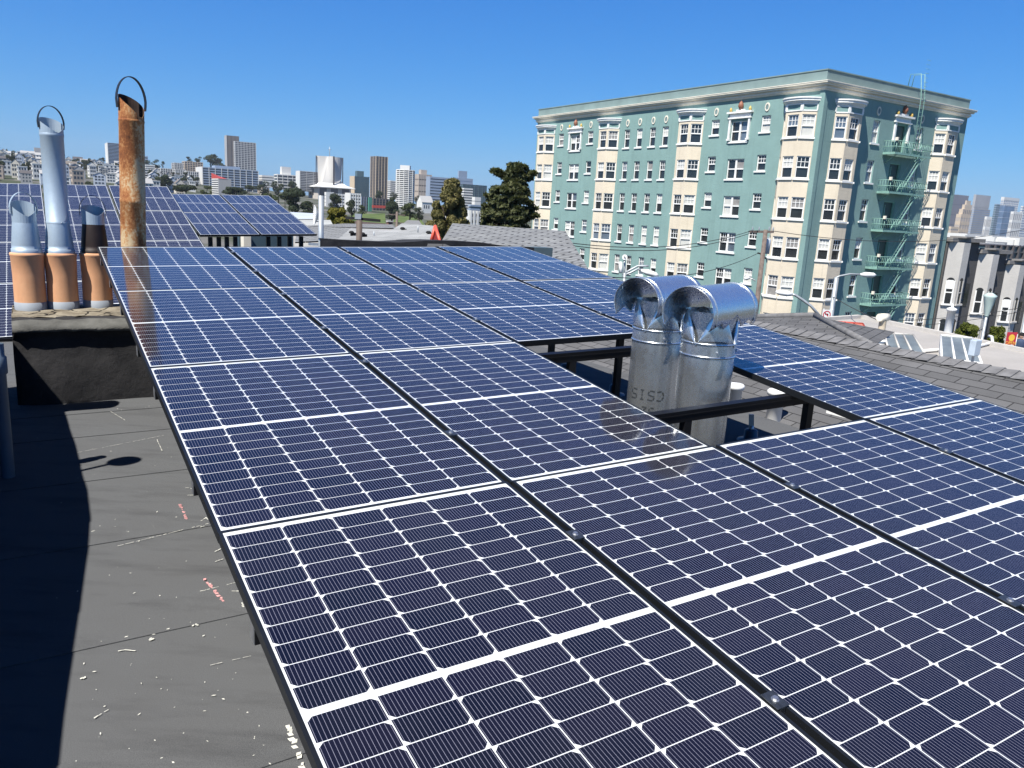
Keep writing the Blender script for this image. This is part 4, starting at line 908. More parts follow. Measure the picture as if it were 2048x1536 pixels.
mb = MB(); mb.face([(.03, -.005, -.13), (.075, -.005, -.13), (.075, -.005, .02), (.03, -.005, .02)]); mb.face([(.075, -.005, .02), (.075, -.005, .055), (-.05, -.005, .055), (-.05, -.005, .015)]); mb.face([(-.05, -.005, .09), (-.12, -.005, .035), (-.05, -.005, -.02)]); mb.build('turn_arrow', M['black'], t)
MB().tube([(-.16, .05, -10), (-.16, .05, .3)], .03, 6).build('post', M['steel'], t)
# utility pole with transformer
D = 41.0; P = at(1507, 668, D); Pt = at(1528, 459, D); t = thing('utility_pole', 'weathered wooden utility pole with crossarm and gray transformer before the green building', 'utility pole', (P.x, P.y, -10.5)); q = Vector((P.x, P.y, -10.5)); top = Vector((Pt.x - q.x, Pt.y - q.y, Pt.z + 10.5)); top.x *= .25; top.y *= .25
MB().tube([(0, 0, 0), top], [.17, .11], 12).build('pole', M['wood'], t)
def rel(px, py): return at(px, py, D) - q
A0, A1 = rel(1502, 463), rel(1548, 464); mb = MB(); mb.obox(A0 - UP * .06, A1 - A0, GY * .1, UP * .12); mb.build('crossarm', M['wood'], t)
mb = MB(); c0 = rel(1530, 491); mb.lathe([(0, c0.z - .42), (.19, c0.z - .42), (.20, c0.z + .30), (.16, c0.z + .36), (0, c0.z + .38)], 18, c=(c0.x, c0.y - .25)); mb.build('transformer', simple('transformer_gray', (.45, .50, .55), .5), t)
mb = MB()
for px, py in ((1505, 461), (1518, 461), (1538, 461), (1546, 462), (1531, 480), (1536, 481)): c0 = rel(px, py); mb.lathe([(.03, c0.z), (.045, c0.z + .08), (.02, c0.z + .2)], 8, c=(c0.x, c0.y))
mb.build('insulator', M['steel'], t)
mb = MB(); mb.tube([rel(1515, 506), rel(1520, 507), rel(1527, 513), rel(1532, 517)], .04, 6); mb.build('bracket', M['black'], t)
e_ = rel(1490, 557); mb = MB(); mb.tube([rel(1511, 562), rel(1503, 557), rel(1499, 556)], .03, 6); mb.tube([rel(1500, 556), rel(1494, 556), rel(1488, 557)], [.05, .12, .05], 8); mb.build('small_lamp', M['white'], t)
WI = 0
def wire(lab, a, b, sag, r=.016):
    global WI
    t = thing('overhead_wire', lab, 'wire', tuple(a), group='overhead wires'); n = 14
    MB().tube([a.lerp(b, i / n) - a - UP * sag * 4 * (i / n) * (1 - i / n) for i in range(n + 1)], r, 4, caps=False).build('strand', M['wire'], t)
wire('upper wire from the utility pole crossarm across the green facade to the pale roof', at(1505, 461, 41), at(1120, 483, 30), .5)
wire('second wire from the crossarm across the green facade to the pale roof', at(1516, 461, 41), at(1118, 487, 30), .6)
wire('lower wire from the utility pole running low over the green facade', at(1515, 507, 41), at(1195, 552, 26), .5)
wire('wire from the crossarm past the corner of the green building to downtown', at(1546, 462, 41), at(2080, 452, 55), .8)
wire('slanting guy wire from the street light toward the flue stack', at(1664, 592, 44), at(1755, 640, 30), .05, .02)
wire('upper wire crossing the gray row houses', at(1640, 640, 40), at(2080, 608, 46), .4)
wire('lower wire crossing the gray row houses', at(1640, 655, 40), at(2080, 615, 46), .4)
# red banner sign, red panel, people by the street
D = 34.0; c0 = at(2023, 677, D); t = thing('red_banner_sign', 'red banner with a yellow disc hanging by the street', 'sign', tuple(c0), .15); wq, hq = 22 / FPX * D / 2, 25 / FPX * D / 2
MB().box((-wq, 0, -hq), (wq, .02, hq)).build('banner', simple('banner_red', (.50, .03, .05), .6), t); mb = MB(); n = 24; mb.face([(wq * .62 * math.cos(2 * math.pi * i / n), -.006, hq * .12 + wq * .62 * math.sin(2 * math.pi * i / n)) for i in range(n)]); mb.build('yellow_disc', simple('banner_yellow', (.80, .50, .06), .6), t)
text_obj('lettering', 'OPEN', .20, bpy.data.materials['banner_yellow'], t, (0, -.006, -hq * .76), (math.pi / 2, 0, 0), .002)
MB().tube([(wq + .05, .05, hq * .7), (wq + .05, .05, -3)], .03, 6).build('post', M['steel'], t)
D = 36.0; c0 = at(2041, 690, D); t = thing('street_pole', 'slim gray pole behind the red banner', 'pole', (c0.x, c0.y, -10.5)); MB().tube([(0, 0, 0), (0, 0, at(2045, 622, D).z + 10.5)], .09, 10).build('pole_shaft', M['steel'], t)
def person(lab, px, py, D, shirt, hair, h=1.7, tilt=0):
    c0 = at(px, py, D); t = thing('person', lab, 'person', (c0.x, c0.y, c0.z - h), math.atan2(-c0.x, c0.y) + tilt)
    me = bpy.data.meshes.new('body'); V = [(0, 0, .95), (0, 0, 1.15), (0, .01, 1.38), (0, 0, 1.47), (0, -.01, 1.56), (0, -.015, 1.64), (-.19, 0, 1.40), (-.24, .02, 1.12), (-.22, -.12, .92), (.19, 0, 1.40), (.25, .02, 1.12), (.2, -.14, .95), (-.1, 0, .88), (-.11, .01, .48), (-.11, .03, .06), (.1, 0, .88), (.12, -.02, .48), (.12, .05, .06), (-.11, -.12, .03), (.12, -.10, .03)]
    E = [(0, 1), (1, 2), (2, 3), (3, 4), (4, 5), (2, 6), (6, 7), (7, 8), (2, 9), (9, 10), (10, 11), (0, 12), (12, 13), (13, 14), (0, 15), (15, 16), (16, 17), (14, 18), (17, 19)]
    me.from_pydata([tuple(x * h / 1.7 for x in v) for v in V], E, []); o = bpy.data.objects.new('body', me); col.objects.link(o); o.parent = t
    md = o.modifiers.new('skin', 'SKIN'); rr = [.14, .15, .16, .055, .095, .085, .07, .05, .04, .07, .05, .04, .10, .07, .05, .10, .07, .05, .035, .035]
    for i, r in enumerate(rr): me.skin_vertices[0].data[i].radius = (r, r * .8)
    me.skin_vertices[0].data[0].use_root = True; o.modifiers.new('sub', 'SUBSURF').levels = 1; me.materials.append(simple('skin_tone', (.45, .27, .19), .6))
    s = h / 1.7; MB().lathe([(.20 * s, .86 * s), (.21 * s, 1.1 * s), (.235 * s, 1.33 * s), (.18 * s, 1.43 * s), (.07 * s, 1.47 * s)], 14).build('shirt', shirt, t); MB().lathe([(.105 * s, 1.60 * s), (.11 * s, 1.66 * s), (.08 * s, 1.735 * s), (0, 1.76 * s)], 12, c=(0, .02)).build('hair', hair, t)
person('person with dark hair in navy top standing behind the red banner', 2044.5, 667, 35, simple('navy_cloth', (.03, .05, .10), .8), M['black'])
person('person in pale blue shirt standing right beside the red banner', 2035.5, 670, 35.6, simple('pale_blue_cloth', (.45, .52, .68), .8), simple('brown_hair', (.06, .035, .02), .7))
D = 62.0; P = at(1925, 690, D)
def cone_lamp(): 
    D = 42.0; P = at(1962, 690, D); t = thing('street_lamp_post', 'slim street lamp with pale cone head before the gray row houses', 'street lamp', (P.x, P.y, -10.5)); zt = at(1955, 630, D).z + 10.5
    MB().tube([(0, 0, 0), (0, 0, zt)], .07, 8).build('pole', M['steel'], t); MB().lathe([(.10, zt), (.30, zt + 1.0), (.34, zt + 1.1), (.1, zt + 1.25)], 14).build('lamp_head', simple('pale_green_glass', (.45, .55, .52), .3), t)
cone_lamp()

# ------------------------------------------------------------------ rooftops in the middle distance
def slab_house(name, lab, cat, faces, walls=True):
    P0 = faces[0][1][0]; t = thing(name, lab, cat, (P0.x, P0.y, -10.5)); q = Vector((P0.x, P0.y, -10.5))
    for pn, pts, m in faces:
        mb = MB(); uvquad(mb, [p - q for p in pts]); mb.build(pn, m, t)
        if walls:
            mb = MB(); n = len(pts); zlo = min(p.z for p in pts)
            for i in range(n):
                a, b = pts[i] - q, pts[(i + 1) % n] - q; a = a - UP * .04; b = b - UP * .04; mb.face([(a.x, a.y, -.0), (b.x, b.y, -.0), tuple(b), tuple(a)])
            mb.build('wall', M['graystucco'], t)
    return t
slab_house('pale_shingle_house', 'house with large pale shingle hip roof in front of the green building', 'house', [('roof', [at(860, 520, 19), at(1190, 560, 17.5), at(1131, 462, 25.5), at(905, 446.5, 27)], M['shingle_light']), ])
slab_house('pale_flat_house', 'house with smooth pale roof left of the red dormer', 'house', [('roof', [at(672, 482, 24), at(880, 486, 23), at(874, 452, 29), at(804, 446.4, 31), at(782, 461, 28), at(702, 455.8, 30)], M['shingle_pale'])])
slab_house('gray_gable_house', 'house with pale gray shingle roof behind the satellite mast', 'house', [('roof', [at(590, 484, 25), at(674, 480, 24.5), at(705, 455.8, 30.5), at(596, 452.5, 32)], M['shingle_light']), ('roof_back', [at(596, 452.2, 33), at(790, 456.5, 33), at(786, 449, 37), at(690, 447, 37)], M['shingle_light'])])
slab_house('tan_flat_house', 'house with plain pale gray flat roof behind the dish', 'house', [('roof', [at(585, 453, 35), at(668, 454, 35), at(661, 440, 43), at(585, 439, 43)], simple('plain_gray_roof', (.34, .35, .34), .9, 0, .1, .4))])
slab_house('metal_roof_house', 'house with smooth white metal roof behind the raised rear panels', 'house', [('roof', [at(580, 438, 48), at(634, 438, 48), at(636, 427, 60), at(580, 424, 60)], simple('white_metal_roof', (.46, .50, .55), .5, 0, .08, .3))])
slab_house('brown_roof_house', 'house with brown shingle roof beside the yellow green tree', 'house', [('roof', [at(700, 457, 45), at(786, 459, 45), at(772, 447, 54), at(712, 442, 56), at(697, 445, 54)], M['shingle_brown'])])
slab_house('gray_cap_house', 'small house with gray gable roof at the foot of the bushy pine', 'house', [('roof', [at(800, 452, 60), at(846, 452, 60), at(838, 441, 75), at(815, 440, 75)], simple('gray_cap_roof', (.17, .17, .17), .9))])
def small_thing(name, lab, cat, px, py, d, fn): P = at(px, py, d); t = thing(name, lab, cat, tuple(P), GANG); fn(t); return t
for lab, px, py, d in (('black turbine vent on the pale roof left of the dark pole', 703, 467, 26), ('black turbine vent on the pale roof right of the dark pole', 725, 470, 25.5), ('black roof vent at the pale roof ridge', 805, 459, 28), ('black roof vent close to the red dormer', 857, 467, 26)):
    def fn(t): MB().lathe([(.04, -.15), (.04, 0), (.085, .01), (.09, .05), (.05, .085), (0, .09)], 12).build('vent_cap', M['black'], t); MB().box((.04, -.03, -.06), (.15, .03, .03)).build('vent_hood', M['black'], t)
    small_thing('black_roof_vent', lab, 'roof vent', px, py, d, fn)
def fn(t):
    MB().tube([(0, 0, -.1), (0, 0, .12)], .02, 6).build('pipe_body', M['steel'], t)
for lab, px, py in (('thin gray roof pipe between the vents on the pale roof', 748, 470), ('thin gray roof pipe near the pale roof ridge', 836, 459)): small_thing('roof_pipe', lab, 'pipe', px, py, 26, fn)
A, B, T = at(862, 483, 21.5), at(880, 483, 21.0), at(870.5, 452, 21.5); t = thing('red_dormer', 'steep red trimmed dormer gable standing on the pale roofs', 'dormer', tuple(A))
A0, B0, T0 = A - A, B - A, T - A; bk = Vector((A.x, A.y, 0)).normalized() * 1.8; mb = MB(); mb.face([A0, T0, T0 + bk, A0 + bk]); mb.face([T0, B0, B0 + bk, T0 + bk]); mb.build('dormer_roof', M['shingle_light'], t)
mb = MB()
for p, q in ((A0, T0), (B0, T0)): mb.tube([p, q], .045, 6)
mb.tube([A0 - UP * .02, B0 - UP * .02], .03, 6); mb.build('trim', simple('bright_red_trim', (.62, .10, .06), .5), t); mb = MB(); mb.face([A0 + bk * .06, B0 + bk * .06, T0 + bk * .06]); mb.build('gable', simple('deep_red', (.14, .012, .012), .7), t)
# brick chimney and far pole
P = at(779, 460, 44); t = thing('brick_chimney', 'small red brick chimney on the brown roofed house', 'chimney', tuple(P), GANG); MB().box((-.13, -.13, -.3), (.13, .13, .45)).build('stack', simple('red_brick', (.16, .08, .06), .9), t); MB().box((-.16, -.16, .45), (.16, .16, .50)).build('cap', M['graystucco'], t)
P = at(793, 470, 75); t = thing('wooden_power_pole', 'gray wooden power pole with short crossarms in front of the lawns', 'utility pole', (P.x, P.y, -10.5)); zt = at(791, 423, 75).z + 10.5; MB().tube([(0, 0, 0), (0, 0, zt)], [.15, .11], 8).build('pole', M['wood'], t); mb = MB()
for z in (zt - .35, zt - 1.1): mb.obox(Vector((-.75, -.05, z)), (1.5, .3, 0), (0, .1, 0), (0, 0, .1))
mb.build('crossarm', M['wood'], t)
# black parapet along the back of our roof
zf = lambda px, py: at(px, py, 13.4)
PA, PB = atz(642, 497, 0), None
bw = thing('black_parapet', 'black tar coated parapet behind the far edge of the front array', 'wall', (0, 0, 0)); mb = MB(); o0 = G(0, 12.35)
prev = None
for px, py in ((640, 476), (662, 478), (700, 481), (794, 485), (830, 483), (845, 481.5), (880, 481), (950, 484), (1000, 491), (1050, 494), (1062, 495)):
    a = along(o0, GX, px); p = o0 + GX * a; d = (p - CAM).dot(CZ) ; top = p.copy()
    lo, hi = -1, 3
    for _ in range(30):
        mid = (lo + hi) / 2; v = Vector((p.x, p.y, mid)) - CAM; y = 768 + FPX * v.dot(CY) / v.dot(CZ)
        if y > py: lo = mid
        else: hi = mid
    cur = (Vector((p.x, p.y, 0)), Vector((p.x, p.y, lo)), Vector((p.x, p.y, lo)) + GY * .9 - UP * .03)
    if prev: mb.face([prev[0], cur[0], cur[1], prev[1]]); mb.face([prev[1], cur[1], cur[2], prev[2]])
    prev = cur
mb.build('parapet_face', M['tar'], bw)
mb = MB(); e = prev[1]; mb.obox(e - UP * .16 + GX * .0, GX * .42, GY * .3, UP * .16); mb.build('metal_end_cap', simple('slate_flashing', (.10, .14, .15), .5, .3), bw)
mb = MB(); uvquad(mb, [zf(828, 494), zf(905, 494), zf(890, 488), zf(845, 487)]); mb.build('shingle_strip', M['shingle'], bw)
# satellite dish on a mast
D = 12.6; P = at(642, 505, D); t = thing('dish_mast', 'pale steel mast rising behind the front array, carrying the white dish', 'mast', (P.x, P.y, 0)); zt = at(640, 391, D).z
MB().tube([(0, 0, 0), (0, 0, zt)], .042, 12).build('mast_pole', M['steel'], t); mb = MB(); zz = at(642, 489, D).z; mb.box((-.2, -.02, zz - .02), (.2, .02, zz + .02)); mb.build('cross_bracket', M['alu'], t)
dc = at(628.5, 430, D); nrm = (Vector((-.93, -.36, .02))).normalized(); t = thing('satellite_dish', 'white round satellite dish turned away on its mast', 'satellite dish', tuple(dc))
ux = nrm.cross(UP).normalized(); uy = ux.cross(nrm) * -1; mb = MB(); n = 32; rs = [0, .05, .10, .14, .155]
for i in range(len(rs) - 1):
    for k in range(n):
        f = lambda r, a: ux * r * math.cos(a) + uy * r * math.sin(a) - nrm * (.06 - .06 * (r / .155) ** 2); a, b = 2 * math.pi * k / n, 2 * math.pi * (k + 1) / n; mb.face([f(rs[i], a), f(rs[i], b), f(rs[i + 1], b), f(rs[i + 1], a)], 0, smooth=True)
mb.build('reflector', M['white'], t, solid=.006); mb = MB(); mb.tube([-nrm * .05, -nrm * .13, at(639, 433, D) - dc], .022, 8); mb.tube([-nrm * .02 - UP * .1, at(640, 443, D) - dc], .008, 6); mb.build('bracket_arm', M['steel'], t)
# dark pole with a flat dark plate
D = 15.0; P = at(718, 500, D); t = thing('plate_mast', 'dark brown pole topped by a thin dark plate behind the front array', 'mast', (P.x, P.y, 0)); zt = at(717, 440, D).z
MB().tube([(0, 0, 0), (0, 0, zt)], .058, 12).build('mast_pole', simple('brown_pole', (.10, .075, .06), .7, 0, .2, 8), t); q = Vector((P.x, P.y, 0)); a, b = at(703, 437, D) - q, at(761, 442, D) - q; mb = MB(); mb.obox(a - UP * .02, b - a, GY * .35, UP * .05); mb.build('plate', M['black'], t); c0 = at(717, 433, D) - q; mb = MB(); mb.box((c0.x - .06, c0.y - .06, c0.z - .05), (c0.x + .06, c0.y + .06, c0.z + .05)); mb.build('sensor_box', M['steel'], t)
# things seen under the raised rear table
small = [('teal_roof_box', 'dark teal box seen between the posts under the raised rear table', 'box', 528, 489, 19, .65, .5, simple('teal_dark', (.04, .075, .10), .7)), ('pale_wall_stub', 'pale gray wall stub seen between the posts under the raised rear table', 'wall', 503, 490, 19, .32, .55, M['graystucco']), ('tan_board', 'upright tan board seen under the raised rear table', 'board', 490, 489, 18.5, .09, .5, M['offwhite'])]
for nm, lab, cat, px, py, d, wd, hh, m in small: P = at(px, py, d); t = thing(nm, lab, cat, (P.x, P.y, 0), GANG); mb = MB().box((-wd, -.25, 0), (wd, .25, P.z + hh * .55)); mb.build('panel_body', m, t, bevel=.01)
# ------------------------------------------------------------------ trees
def leaf_mat(name, dark, light, sc_=1.2):
    b = NB(name); v = b.co(); n = b.noise(v, sc_, 4, .6); n2 = b.noise(v, sc_ * 9, 2)
    c = b.mix(b.gray(b.m('ADD', b.m('MULTIPLY', n, .6), b.m('MULTIPLY', n2, .4)), .36, .66), dark, light); b.fin(c, .75, 0, .25)
    tr = b.n('ShaderNodeBsdfTranslucent'); b.put(tr.inputs[0], b.mix(.5, c, (.12, .14, .02))); mx = b.n('ShaderNodeMixShader'); mx.inputs[0].default_value = .3
    b.t.links.new(b.b.outputs[0], mx.inputs[1]); b.t.links.new(tr.outputs[0], mx.inputs[2]); b.t.links.new(mx.outputs[0], b.out.inputs[0])
    return b.mat
M['leaf_dark'] = leaf_mat('foliage_dark', (.016, .026, .013), (.05, .065, .03)); M['leaf_mid'] = leaf_mat('foliage_mid', (.03, .045, .014), (.085, .11, .035)); M['leaf_pine'] = leaf_mat('foliage_pine', (.08, .08, .028), (.27, .23, .09), 1.0)
M['leaf_yellow'] = leaf_mat('foliage_yellow', (.07, .075, .012), (.24, .21, .035)); M['leaf_far'] = leaf_mat('foliage_far', (.02, .032, .018), (.055, .072, .036), .25); M['leaf_cyp'] = leaf_mat('foliage_cypress', (.04, .055, .026), (.15, .155, .066), .9)
def leaf_quads(mb, blobs, n, size, rnd, shell=.55, flat=0.0, elong=1.6):
    tot = sum(b[3] * b[4] * b[5] for b in blobs)
    for (cx, cy, cz, rx, ry, rz) in blobs:
        k = max(8, int(n * rx * ry * rz / tot))
        for _ in range(k):
            while True:
                d = Vector((rnd.gauss(0, 1), rnd.gauss(0, 1), rnd.gauss(0, 1)))
                if d.length > .01: d.normalize(); break
            f = shell + (1 - shell) * rnd.random() ** .5; f *= 1 + rnd.gauss(0, .07)
            p = Vector((cx + d.x * rx * f, cy + d.y * ry * f, cz + d.z * rz * f))
            a = (d + Vector((rnd.gauss(0, .5), rnd.gauss(0, .5), rnd.gauss(0, .5)))); a.normalize(); u = a.cross(Vector((rnd.gauss(0, 1), rnd.gauss(0, 1), rnd.gauss(0, .3)))).normalized(); v = a.cross(u)
            if flat: u = (u * (1 - flat) + Vector((d.x, d.y, -.05)) * flat).normalized(); v = (UP * (1 - flat * .7) + v * .4).cross(u).normalized()
            s = size * rnd.uniform(.6, 1.35); mb.face([p - u * s * elong * .5, p + v * s * .4 , p + u * s * elong * .5, p - v * s * .4])
    return mb
def grow(name, lab, P, h, blobs, n, size, m, seed, group=None, trunk=.0, shell=.55, flat=0, cat='tree'):
    rnd = random.Random(seed); t = thing(name, lab, cat, tuple(P), 0, group)
    mb = MB(); tr = trunk or h * .03; zc = max(b[2] for b in blobs); mb.tube([(0, 0, -.5), (rnd.uniform(-.1, .1), 0, h * .3), (0, rnd.uniform(-.1, .1), h * .6), (0, 0, min(zc, h * .9))], [tr, tr * .8, tr * .55, tr * .15], 8)
    for b in blobs[:: max(1, len(blobs) // 7)]: mb.tube([(0, 0, max(h * .12, b[2] - b[5] - h * .1)), (b[0] * .5, b[1] * .5, b[2] - b[5] * .4), (b[0], b[1], b[2])], [tr * .4, tr * .3, tr * .1], 5)
    mb.build('trunk', M['bark'], t); leaf_quads(MB(), blobs, n, size, rnd, shell, flat).build('crown', m, t); return t
def round_blobs(rnd, w, h, z0, n):
    B = []
    for _ in range(n):
        a = rnd.random() * 6.283; f = rnd.random() ** .6; z = z0 + (h - z0) * rnd.uniform(.15, .88); pr = math.sin(math.pi * min(1, max(0.08, (z - z0) / (h - z0)))) ** .6
        B.append((w * .38 * f * pr * math.cos(a), w * .38 * f * pr * math.sin(a), z, w * rnd.uniform(.13, .24), w * rnd.uniform(.13, .24), (h - z0) * rnd.uniform(.10, .17)))
    return B
# bushy pine (nearer, brownish green)
D = 52.0; P = at(893, 470, D); top = at(903, 364, D).z; wid = 98 / FPX * D; rnd = random.Random(21); gz = -10.5; hgt = top - gz; zb = at(893, 478, D).z - gz; B = []
for k in range(74):
    f = rnd.random() ** .8; z = zb + (hgt - zb) * f; w_ = wid * .5 * (1 - .80 * f ** 1.5) ; a = rnd.random() * 6.283; r = w_ * rnd.random() ** .45 * .86
    sxx = .24 * (1 - .35 * f); B.append((r * math.cos(a) + .25 * f, r * math.sin(a) * .9, z, wid * sxx * .5 * rnd.uniform(.7, 1.15), wid * sxx * .5 * rnd.uniform(.7, 1.15), wid * sxx * .52 * rnd.uniform(.7, 1.1)))
grow('pine_tree', 'bushy brown green pine tree beyond the pale roofs, shaggy rounded tufts', (P.x, P.y, gz), hgt, B, 22000, .20, M['leaf_pine'], 21, trunk=.3, shell=.62)
# cypress: layered horizontal sprays
D = 47.0; P = at(1012, 470, D); top = at(1022, 331, D).z; wid = 108 / FPX * D; rnd = random.Random(22); hgt = top - gz; zb = at(1010, 475, D).z - gz; B = []
for k in range(260):
    f = rnd.random() ** 1.0; z = zb + (hgt - zb) * f; w_ = wid * .5 * lerp_tab(f, [(0, .95), (.35, 1.08), (.55, .85), (.72, .50), (.86, .26), (1, .10)]); a = rnd.random() * 6.283; r = w_ * rnd.random() ** .4 * .95; off = .45 * smooth(.5, .95, f)
    B.append((r * math.cos(a) + off, r * math.sin(a), z, wid * rnd.uniform(.05, .12), wid * rnd.uniform(.05, .12), wid * rnd.uniform(.012, .026)))
for q in ((.75, .0, .975, .35), (.2, .1, .985, .3), (1.35, 0, .90, .28), (1.0, .2, .83, .4), (-.75, 0, .90, .35), (-.5, 0, .86, .3)): B.append((q[0], q[1], zb + (hgt - zb) * q[2], q[3] * 1.0, q[3] * .8, .14))
grow('cypress_tree', 'tall dark cypress tree with layered branches touching the green building', (P.x, P.y, gz), hgt, B, 26000, .22, M['leaf_cyp'], 22, trunk=.35, shell=.35, flat=.45)
def place_tree(name, lab, px0, px1, ytop, ybot, D, m, n, seed, size=None, nb=16, group=None):
    P = at((px0 + px1) / 2, ybot, D); top = at((px0 + px1) / 2, ytop, D).z; g = min(ground_z(P.x, P.y), P.z - .5); h = top - g; w_ = (px1 - px0) / FPX * D; z0 = max(.5, P.z - g - .3)
    rnd = random.Random(seed); return grow(name, lab, (P.x, P.y, g), h, round_blobs(rnd, w_, h, z0, nb), n, size or w_ * .055, m, seed, group)
place_tree('yellow_green_bush', 'yellow green leafy tree beside the satellite dish', 652, 702, 417, 455, 46, M['leaf_yellow'], 5200, 31, .16)
place_tree('yellow_green_bush', 'lower yellow green shrub right behind the gray roofed gable', 668, 706, 434, 458, 42, M['leaf_yellow'], 3200, 32, .14)
place_tree('round_tree', 'round dark tree in front of the white school block below the cathedral', 655, 690, 385, 425, 330, M['leaf_dark'], 2600, 33)
place_tree('round_tree', 'dark tree right of the dish mast in front of the white block', 689, 718, 400, 432, 300, M['leaf_dark'], 2000, 34)
place_tree('spreading_tree', 'tall gray green tree just left of the dish in front of the cathedral', 566, 618, 374, 424, 260, M['leaf_far'], 4200, 35)
place_tree('spreading_tree', 'dark low tree at the edge of the raised rear panels', 600, 632, 402, 430, 240, M['leaf_dark'], 2200, 36)
place_tree('spreading_tree', 'big dark tree in front of the teal townhouses', 764, 803, 394, 440, 330, M['leaf_far'], 3800, 37)
place_tree('spreading_tree', 'lighter green tree left of the white gabled house', 801, 838, 404, 434, 340, M['leaf_mid'], 2800, 38)
place_tree('spreading_tree', 'dark shrubby tree at the foot of the white gabled house', 825, 850, 412, 440, 300, M['leaf_dark'], 1800, 39)
place_tree('spreading_tree', 'small green tree in front of the white block corner', 712, 734, 410, 430, 360, M['leaf_mid'], 1400, 40)
place_tree('spreading_tree', 'slim dark tree between brown tower and round white tower', 778, 796, 384, 402, 620, M['leaf_dark'], 1200, 41)
place_tree('spreading_tree', 'tree in front of the brown tower base', 746, 768, 380, 398, 700, M['leaf_far'], 1200, 42)
place_tree('spreading_tree', 'dark tree right of the round white tower', 828, 846, 390, 412, 600, M['leaf_dark'], 1200, 43)
for i, (a, b, yt, yb, D, m) in enumerate(((508, 545, 359, 395, 560, 'leaf_dark'), (540, 574, 358, 392, 570, 'leaf_dark'), (566, 598, 362, 388, 580, 'leaf_dark'), (482, 515, 370, 398, 540, 'leaf_dark'), (444, 494, 372, 394, 380, 'leaf_far'), (516, 562, 386, 402, 400, 'leaf_mid'), (555, 585, 388, 400, 410, 'leaf_mid'), (400, 428, 372, 392, 420, 'leaf_mid'), (345, 402, 368, 392, 400, 'leaf_far'), (318, 336, 356, 380, 430, 'leaf_dark'), (289, 310, 355, 378, 420, 'leaf_dark'), (296, 320, 370, 384, 390, 'leaf_yellow'), (402, 440, 308, 332, 950, 'leaf_far'), (420, 452, 314, 334, 945, 'leaf_far'), (388, 404, 312, 326, 940, 'leaf_dark'), (371, 386, 313, 324, 930, 'leaf_dark'), (286, 302, 318, 332, 900, 'leaf_far'), (299, 320, 319, 336, 890, 'leaf_far'), (320, 332, 322, 336, 880, 'leaf_far'), (0, 24, 325, 340, 700, 'leaf_dark'), (38, 62, 325, 340, 690, 'leaf_dark'), (60, 88, 340, 356, 600, 'leaf_far'), (0, 14, 346, 364, 480, 'leaf_far'), (36, 70, 338, 352, 560, 'leaf_far'), (138, 156, 330, 338, 800, 'leaf_dark'), (168, 190, 362, 376, 420, 'leaf_far'), (197, 208, 316, 324, 960, 'leaf_dark'), (203, 212, 315, 323, 962, 'leaf_dark'), (216, 240, 348, 362, 520, 'leaf_dark'), (340, 352, 344, 356, 600, 'leaf_dark'), (364, 378, 344, 354, 620, 'leaf_dark'), (424, 446, 366, 380, 640, 'leaf_dark'))):
    place_tree('hillside_tree', 'dark leafy tree %s' % ['in the row below the cathedral, at the skyline dip', 'second in the row left of the cathedral', 'third in the row left of the cathedral', 'below the wide white slab block', 'broad brown green one next to the small gray tower', 'yellow green one above the raised rear panels', 'pale green one left of the cathedral podium', 'below the white end wall of the slab block', 'broad one above the middle of the rear array', 'pointed one above the rear array', 'next to the rusted pipe, low on the hill', 'yellowish one right of the rusted pipe', 'biggest one crowning the hill near the dark tower', 'right part of the hilltop grove', 'left of the hilltop grove', 'small one far left of the hilltop grove', 'on the crest right of the rusted pipe', 'round one on the crest', 'thin one on the crest between apartments', 'at the foot of the beige hilltop houses, far end', 'at the foot of the beige hilltop houses', 'among the houses under the zinc pipe', 'low by the end of the rear array', 'in the middle of the house clusters', 'small one right of the zinc pipe on the hill', 'low one above the rear array between pipes', 'tiny one on the crest left of the striped tower', 'second tiny one on the crest beside the striped tower', 'under the striped tower', 'between gray hillside apartments', 'right of the gray hillside apartments', 'in front of the slab block windows'][i], a, b, yt, yb, D, M[m], 900 if D > 500 else 1500, 60 + i, nb=9, group='trees on the far hillside')
for lab, a, b, yt, yb in (('spiky bright green bush in front of the first gray bay house', 1913, 1952, 645, 676), ('spiky bright green bush nearer the red banner', 1972, 2006, 653, 686)): place_tree('green_bush', lab, a, b, yt, yb, 40, M['leaf_yellow'] if 0 else leaf_mat('foliage_bush_%d' % a, (.04, .06, .008), (.17, .19, .03)), 3400, a, .15)

